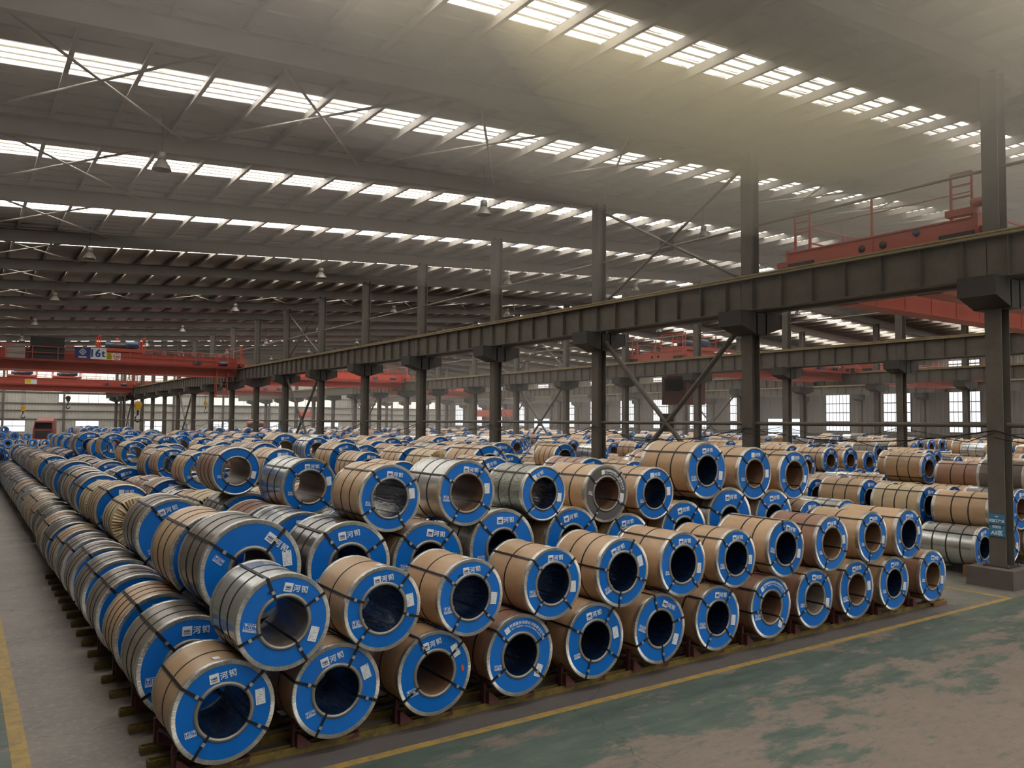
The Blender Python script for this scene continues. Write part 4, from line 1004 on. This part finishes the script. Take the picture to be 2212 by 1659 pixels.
# ranks for labels
grp = {}
for c in ind: grp.setdefault((c.get('blk', 1), c['row'], c['tier']), []).append(c)
for k, l in grp.items():
    l.sort(key=lambda c: c['x'])
    for i, c in enumerate(l): c['rank'] = i; c['cnt'] = len(l)
for c in ind:
    blk = c.get('blk', 1); wr = WRAPN[c['wrap']]
    rown = ordn[c['row']] if blk == 1 else ordn[c['row']]
    pos = 'only one' if c['cnt'] == 1 else ('leftmost' if c['rank'] == 0 else ordn[c['rank']]+' from left')
    fc = ', gathered end' if c['face'] == 'gather' else ', grey end' if c['face'] == 'greyarc' else ''
    lbl = '%s coil%s, %s, %s row, %s, %s' % (wr, fc, tname[c['tier']], rown, bname[blk], pos)
    g = 'steel coils of the %s, %s' % (bname[blk], tname[c['tier']])
    lod = 0 if (c['px'] > 120 and c['score'] > 0) else 1
    kw = dict(label=lbl, group=g)
    if c['px'] > 30:
        coil(c['x'], c['y'], c['z'], c['R'], c['W'], wrap=c['wrap'], face=c['face'], phi=c['phi'], lab=R_.uniform(-20, 20), sphi=R_.uniform(-12, 12), lod=lod, bands=R_.choice((2, 2, 3)), **kw)
    else: c['small'] = True
# low-poly coil templates with all the main features in one mesh
LM = [MT[k] for k in ('kraft', 'brown', 'film', 'galv', 'black', 'cream', 'spangle', 'rim', 'blue', 'bore', 'linerk', 'strap', 'white')]
WI = {k: i for i, k in enumerate(('kraft', 'brown', 'film', 'galv', 'black', 'cream', 'spangle'))}
def tmpl(wi, n, faces=True):
    mb = MB(); Rm, Bl, Bo, Li, St, Wh = 7, 8, 9, 10, 11, 12
    mb.lathe([(.05, .985), (.33, .985)], n, mi=wi); mb.lathe([(.355, .985), (.66, .985)], n, mi=wi); mb.lathe([(.685, .985), (.95, .985)], n, mi=wi)
    if n > 14: mb.lathe([(.33, .985), (.355, .985)], n, mi=St); mb.lathe([(.66, .985), (.685, .985)], n, mi=St)
    else: mb.lathe([(.33, .985), (.355, .985)], n, mi=wi); mb.lathe([(.66, .985), (.685, .985)], n, mi=wi)
    mb.lathe([(0, 1.0), (.05, 1.0)], n, mi=Rm); mb.lathe([(.95, 1.0), (1.0, 1.0)], n, mi=Rm)
    mb.lathe([(0, .90), (0, 1.0)], n, mi=Rm, smooth=False); mb.lathe([(0, .56), (0, .90)], n, mi=Bl, smooth=False); mb.lathe([(0, .5), (0, .56)], n, mi=Bo, smooth=False)
    mb.lathe([(.9, .48), (0, .5)], n, mi=Li); mb.lathe([(1.0, 1.0), (1.0, .5)], n, mi=Bl, smooth=False)
    if n > 14:
        for a in (45, 135, 225, 315):
            ca, sa = math.cos(math.radians(a)), math.sin(math.radians(a)); w = .03
            mb.add([(ca*.5-sa*w, -.008, sa*.5+ca*w), (ca*.5+sa*w, -.008, sa*.5-ca*w), (ca+sa*w, -.008, sa-ca*w), (ca-sa*w, -.008, sa+ca*w), (ca*1.01-sa*w, 1, sa*1.01+ca*w), (ca*1.01+sa*w, 1, sa*1.01-ca*w)], [(0, 1, 2, 3), (3, 2, 5, 4)], St)
        mb.add([(-.18, -.006, .62), (-.02, -.006, .62), (-.02, -.006, .79), (-.18, -.006, .79)], [(0, 1, 2, 3)], Wh)
        for xx in (.03, .18): mb.add([(xx, -.006, .64), (xx+.11, -.006, .64), (xx+.11, -.006, .77), (xx, -.006, .77)], [(0, 1, 2, 3)], Wh)
        mb.add([(.65, -.006, -.2), (.8, -.006, -.2), (.8, -.006, .08), (.65, -.006, .08)], [(0, 1, 2, 3)], Wh)
    return mb
sm_t = {}
for c in ind:
    if c.get('small'):
        wi = WI[c['wrap']]
        if wi not in sm_t: sm_t[wi] = tmpl(wi, 28).mesh('steel_coil', LM)
        o = inst('steel_coil', sm_t[wi], None, (c['x'], c['y'], c['z']), (0, 0, 0), (c['R'], c['W'], c['R']))
        blk = c.get('blk', 1)
        tag(o, '%s coil, %s, %s row, %s, %s' % (WRAPN[c['wrap']], tname[c['tier']], ordn[c['row']] if c['row'] < 38 else 'one', bname[blk], 'only one' if c['cnt'] == 1 else ('leftmost' if c['rank'] == 0 else ordn[min(c['rank'], 30)]+' from left')), 'coil', 'steel coils of the %s, %s' % (bname[blk], tname[c['tier']]))
def stuff(cs, name, label):
    V = []; LI = []; LS = []; MI = []; SM = []; nv = 0; nl = 0; cache = {}
    for c in cs:
        n = 24 if c['px'] > 22 else 12; key = (WI[c['wrap']], n)
        if key not in cache:
            mb = tmpl(*key); sz = np.array([len(f) for f in mb.f]); cache[key] = (np.array(mb.v), np.array([i for f in mb.f for i in f]), sz, np.array(mb.m), np.array(mb.sm))
        v, li, sz, mi, sm_ = cache[key]
        a = c['phi']*PI/180; x, z = v[:, 0], v[:, 2]
        V.append(np.stack([c['x']+c['R']*(x*math.cos(a)-z*math.sin(a)), c['y']+c['W']*v[:, 1], c['z']+c['R']*(x*math.sin(a)+z*math.cos(a))], 1))
        LI.append(li+nv); LS.append(np.concatenate([[0], np.cumsum(sz)[:-1]])+nl); nv += len(v); nl += len(li); MI.append(mi); SM.append(sm_)
    V = np.concatenate(V); LI = np.concatenate(LI); LS = np.concatenate(LS); MI = np.concatenate(MI); SM = np.concatenate(SM)
    me = bpy.data.meshes.new(name); me.vertices.add(len(V)); me.vertices.foreach_set('co', V.astype('f').ravel())
    me.loops.add(len(LI)); me.loops.foreach_set('vertex_index', LI.astype('i')); me.polygons.add(len(LS)); me.polygons.foreach_set('loop_start', LS.astype('i'))
    for m_ in LM: me.materials.append(m_)
    me.polygons.foreach_set('material_index', MI.astype('i')); me.polygons.foreach_set('use_smooth', SM.astype('?')); me.update(calc_edges=True); me.validate()
    o = bpy.data.objects.new(name, me); link(o); tag(o, label, 'coils', None, 'stuff'); print('stuff coils', len(cs), 'polys', len(LS)); return o
stuff(rest_c, 'coil_stock', 'remaining packed stacks of wrapped steel coils, under and beyond the nearer rows')
# ------------------------------------------------------------------ coil racks on the floor
def ushape(L):
    return MB().box(0, L, -.055, .055, 0, .012).box(0, L, -.055, -.042, 0, .085).box(0, L, .042, .055, 0, .085).box(0, .012, -.055, .055, 0, .085)
railm = ushape(14.9).mesh('channel'); railm.materials.append(MT['ryel'])
ry = [8.62, 9.08, 9.5, 10.2, 10.85]+[11.6+.72*k for k in range(14)]
chm = MB()
chm.add([(-.02, -.11, .085), (.16, -.11, .085), (.02, -.11, .22), (-.02, -.11, .24), (-.02, .11, .085), (.16, .11, .085), (.02, .11, .22), (-.02, .11, .24)], [(0, 1, 2, 3), (7, 6, 5, 4), (0, 4, 5, 1), (1, 5, 6, 2), (2, 6, 7, 3), (3, 7, 4, 0)])
chm.box(-.045, .0, -.03, .03, .085, .36)
chm = chm.mesh('chock'); chm.materials.append(MT['rred'])
for i, y in enumerate(ry):
    e = empty('coil_rack', (1.72, y, 0)); tag(e, 'yellow floor channel with red chocks, %s from the front under the left block' % ordn[i], 'rack', 'yellow coil racks on the floor')
    inst('channel', railm, e)
    if i < 9 and i % 2 == 0:
        for s in range(12):
            inst('chock', chm, e, (2.3+SX*s-.40-1.72, 0, 0)); inst('chock', chm, e, (2.3+SX*s+.30-1.72, .02, 0), (0, 0, PI), (.8, .7, .42))
e = empty('coil_chock', (20.45, 9.75, 0)); tag(e, 'short timber block under the silvery coil behind the column', 'chock')
MB().box(-.45, -.3, -.1, .1, 0, .26).box(-.55, .55, -.06, .06, 0, .1).build('timber_block', MT['wood'], e)
o = MB().box(0, .5, 0, .07, 0, .06).build('timber_strip', MT['wood'], None, (16.1, 8.5, 0)); tag(o, 'short wooden strip on the floor at the right end of the front row', 'timber')
# ------------------------------------------------------------------ haze in the hall
def haze_mat(name, col, dens, an=.3):
    hm = bpy.data.materials.new(name); hm.use_nodes = True; nt = hm.node_tree; nt.nodes.remove(nt.nodes['Principled BSDF'])
    v = nt.nodes.new('ShaderNodeVolumeScatter'); v.inputs['Color'].default_value = (*col, 1); v.inputs['Density'].default_value = dens; v.inputs['Anisotropy'].default_value = an
    ab = nt.nodes.new('ShaderNodeVolumeAbsorption'); ab.inputs['Color'].default_value = (*col, 1); ab.inputs['Density'].default_value = dens
    ad = nt.nodes.new('ShaderNodeAddShader'); nt.links.new(v.outputs[0], ad.inputs[0]); nt.links.new(ab.outputs[0], ad.inputs[1])
    nt.links.new(ad.outputs[0], nt.nodes['Material Output'].inputs['Volume']); return hm
def blob(c, r_, name, m_, label):
    mb = MB().lathe([(math.cos(PI*i/14)*r_[2], max(1e-3, math.sin(PI*i/14))) for i in range(15)], 28, 'z')
    mb.v = [(x*r_[0], y*r_[1], z) for x, y, z in mb.v]
    o = mb.build(name, m_, None, c); tag(o, label, 'haze', None, 'stuff')
blob((14, 11, 14.2), (40, 24, 7.2), 'haze', haze_mat('outer_roof_haze', (.66, .61, .56), HAZE_D*4), 'faint outer haze under the roof above the near aisles')
blob((14, 8, 13.8), (32, 13, 5.8), 'haze', haze_mat('roof_haze', (.70, .645, .59), HAZE_D*10), 'thick brownish haze gathered under the roof above the front row')
blob((15.5, 11.5, 13.0), (13, 8, 4.6), 'haze', haze_mat('sun_tinted_haze', (1, .90, .62), HAZE_D*9), 'faint haze tinted as if sunlit, around the nearest daylight strip')  # yellow scatter colour stands in for sunlight in the haze
blob((14.5, 11.0, 12.8), (7.5, 5, 3.6), 'haze', haze_mat('dense_sun_tinted_haze', (1, .88, .50), HAZE_D*26), 'dense haze tinted as sun glow under the nearest daylight strip')  # sun glow put into the haze colour, no sun beam here
o = MB().box(19.9, XR-.2, 26, YB-.3, .6, 9.5).build('haze', haze_mat('thin_haze', (.98, .94, .88), .0022)); tag(o, 'thin haze filling the far aisles beyond the nearest column line', 'haze', None, 'stuff')
print('objects', len(bpy.data.objects))
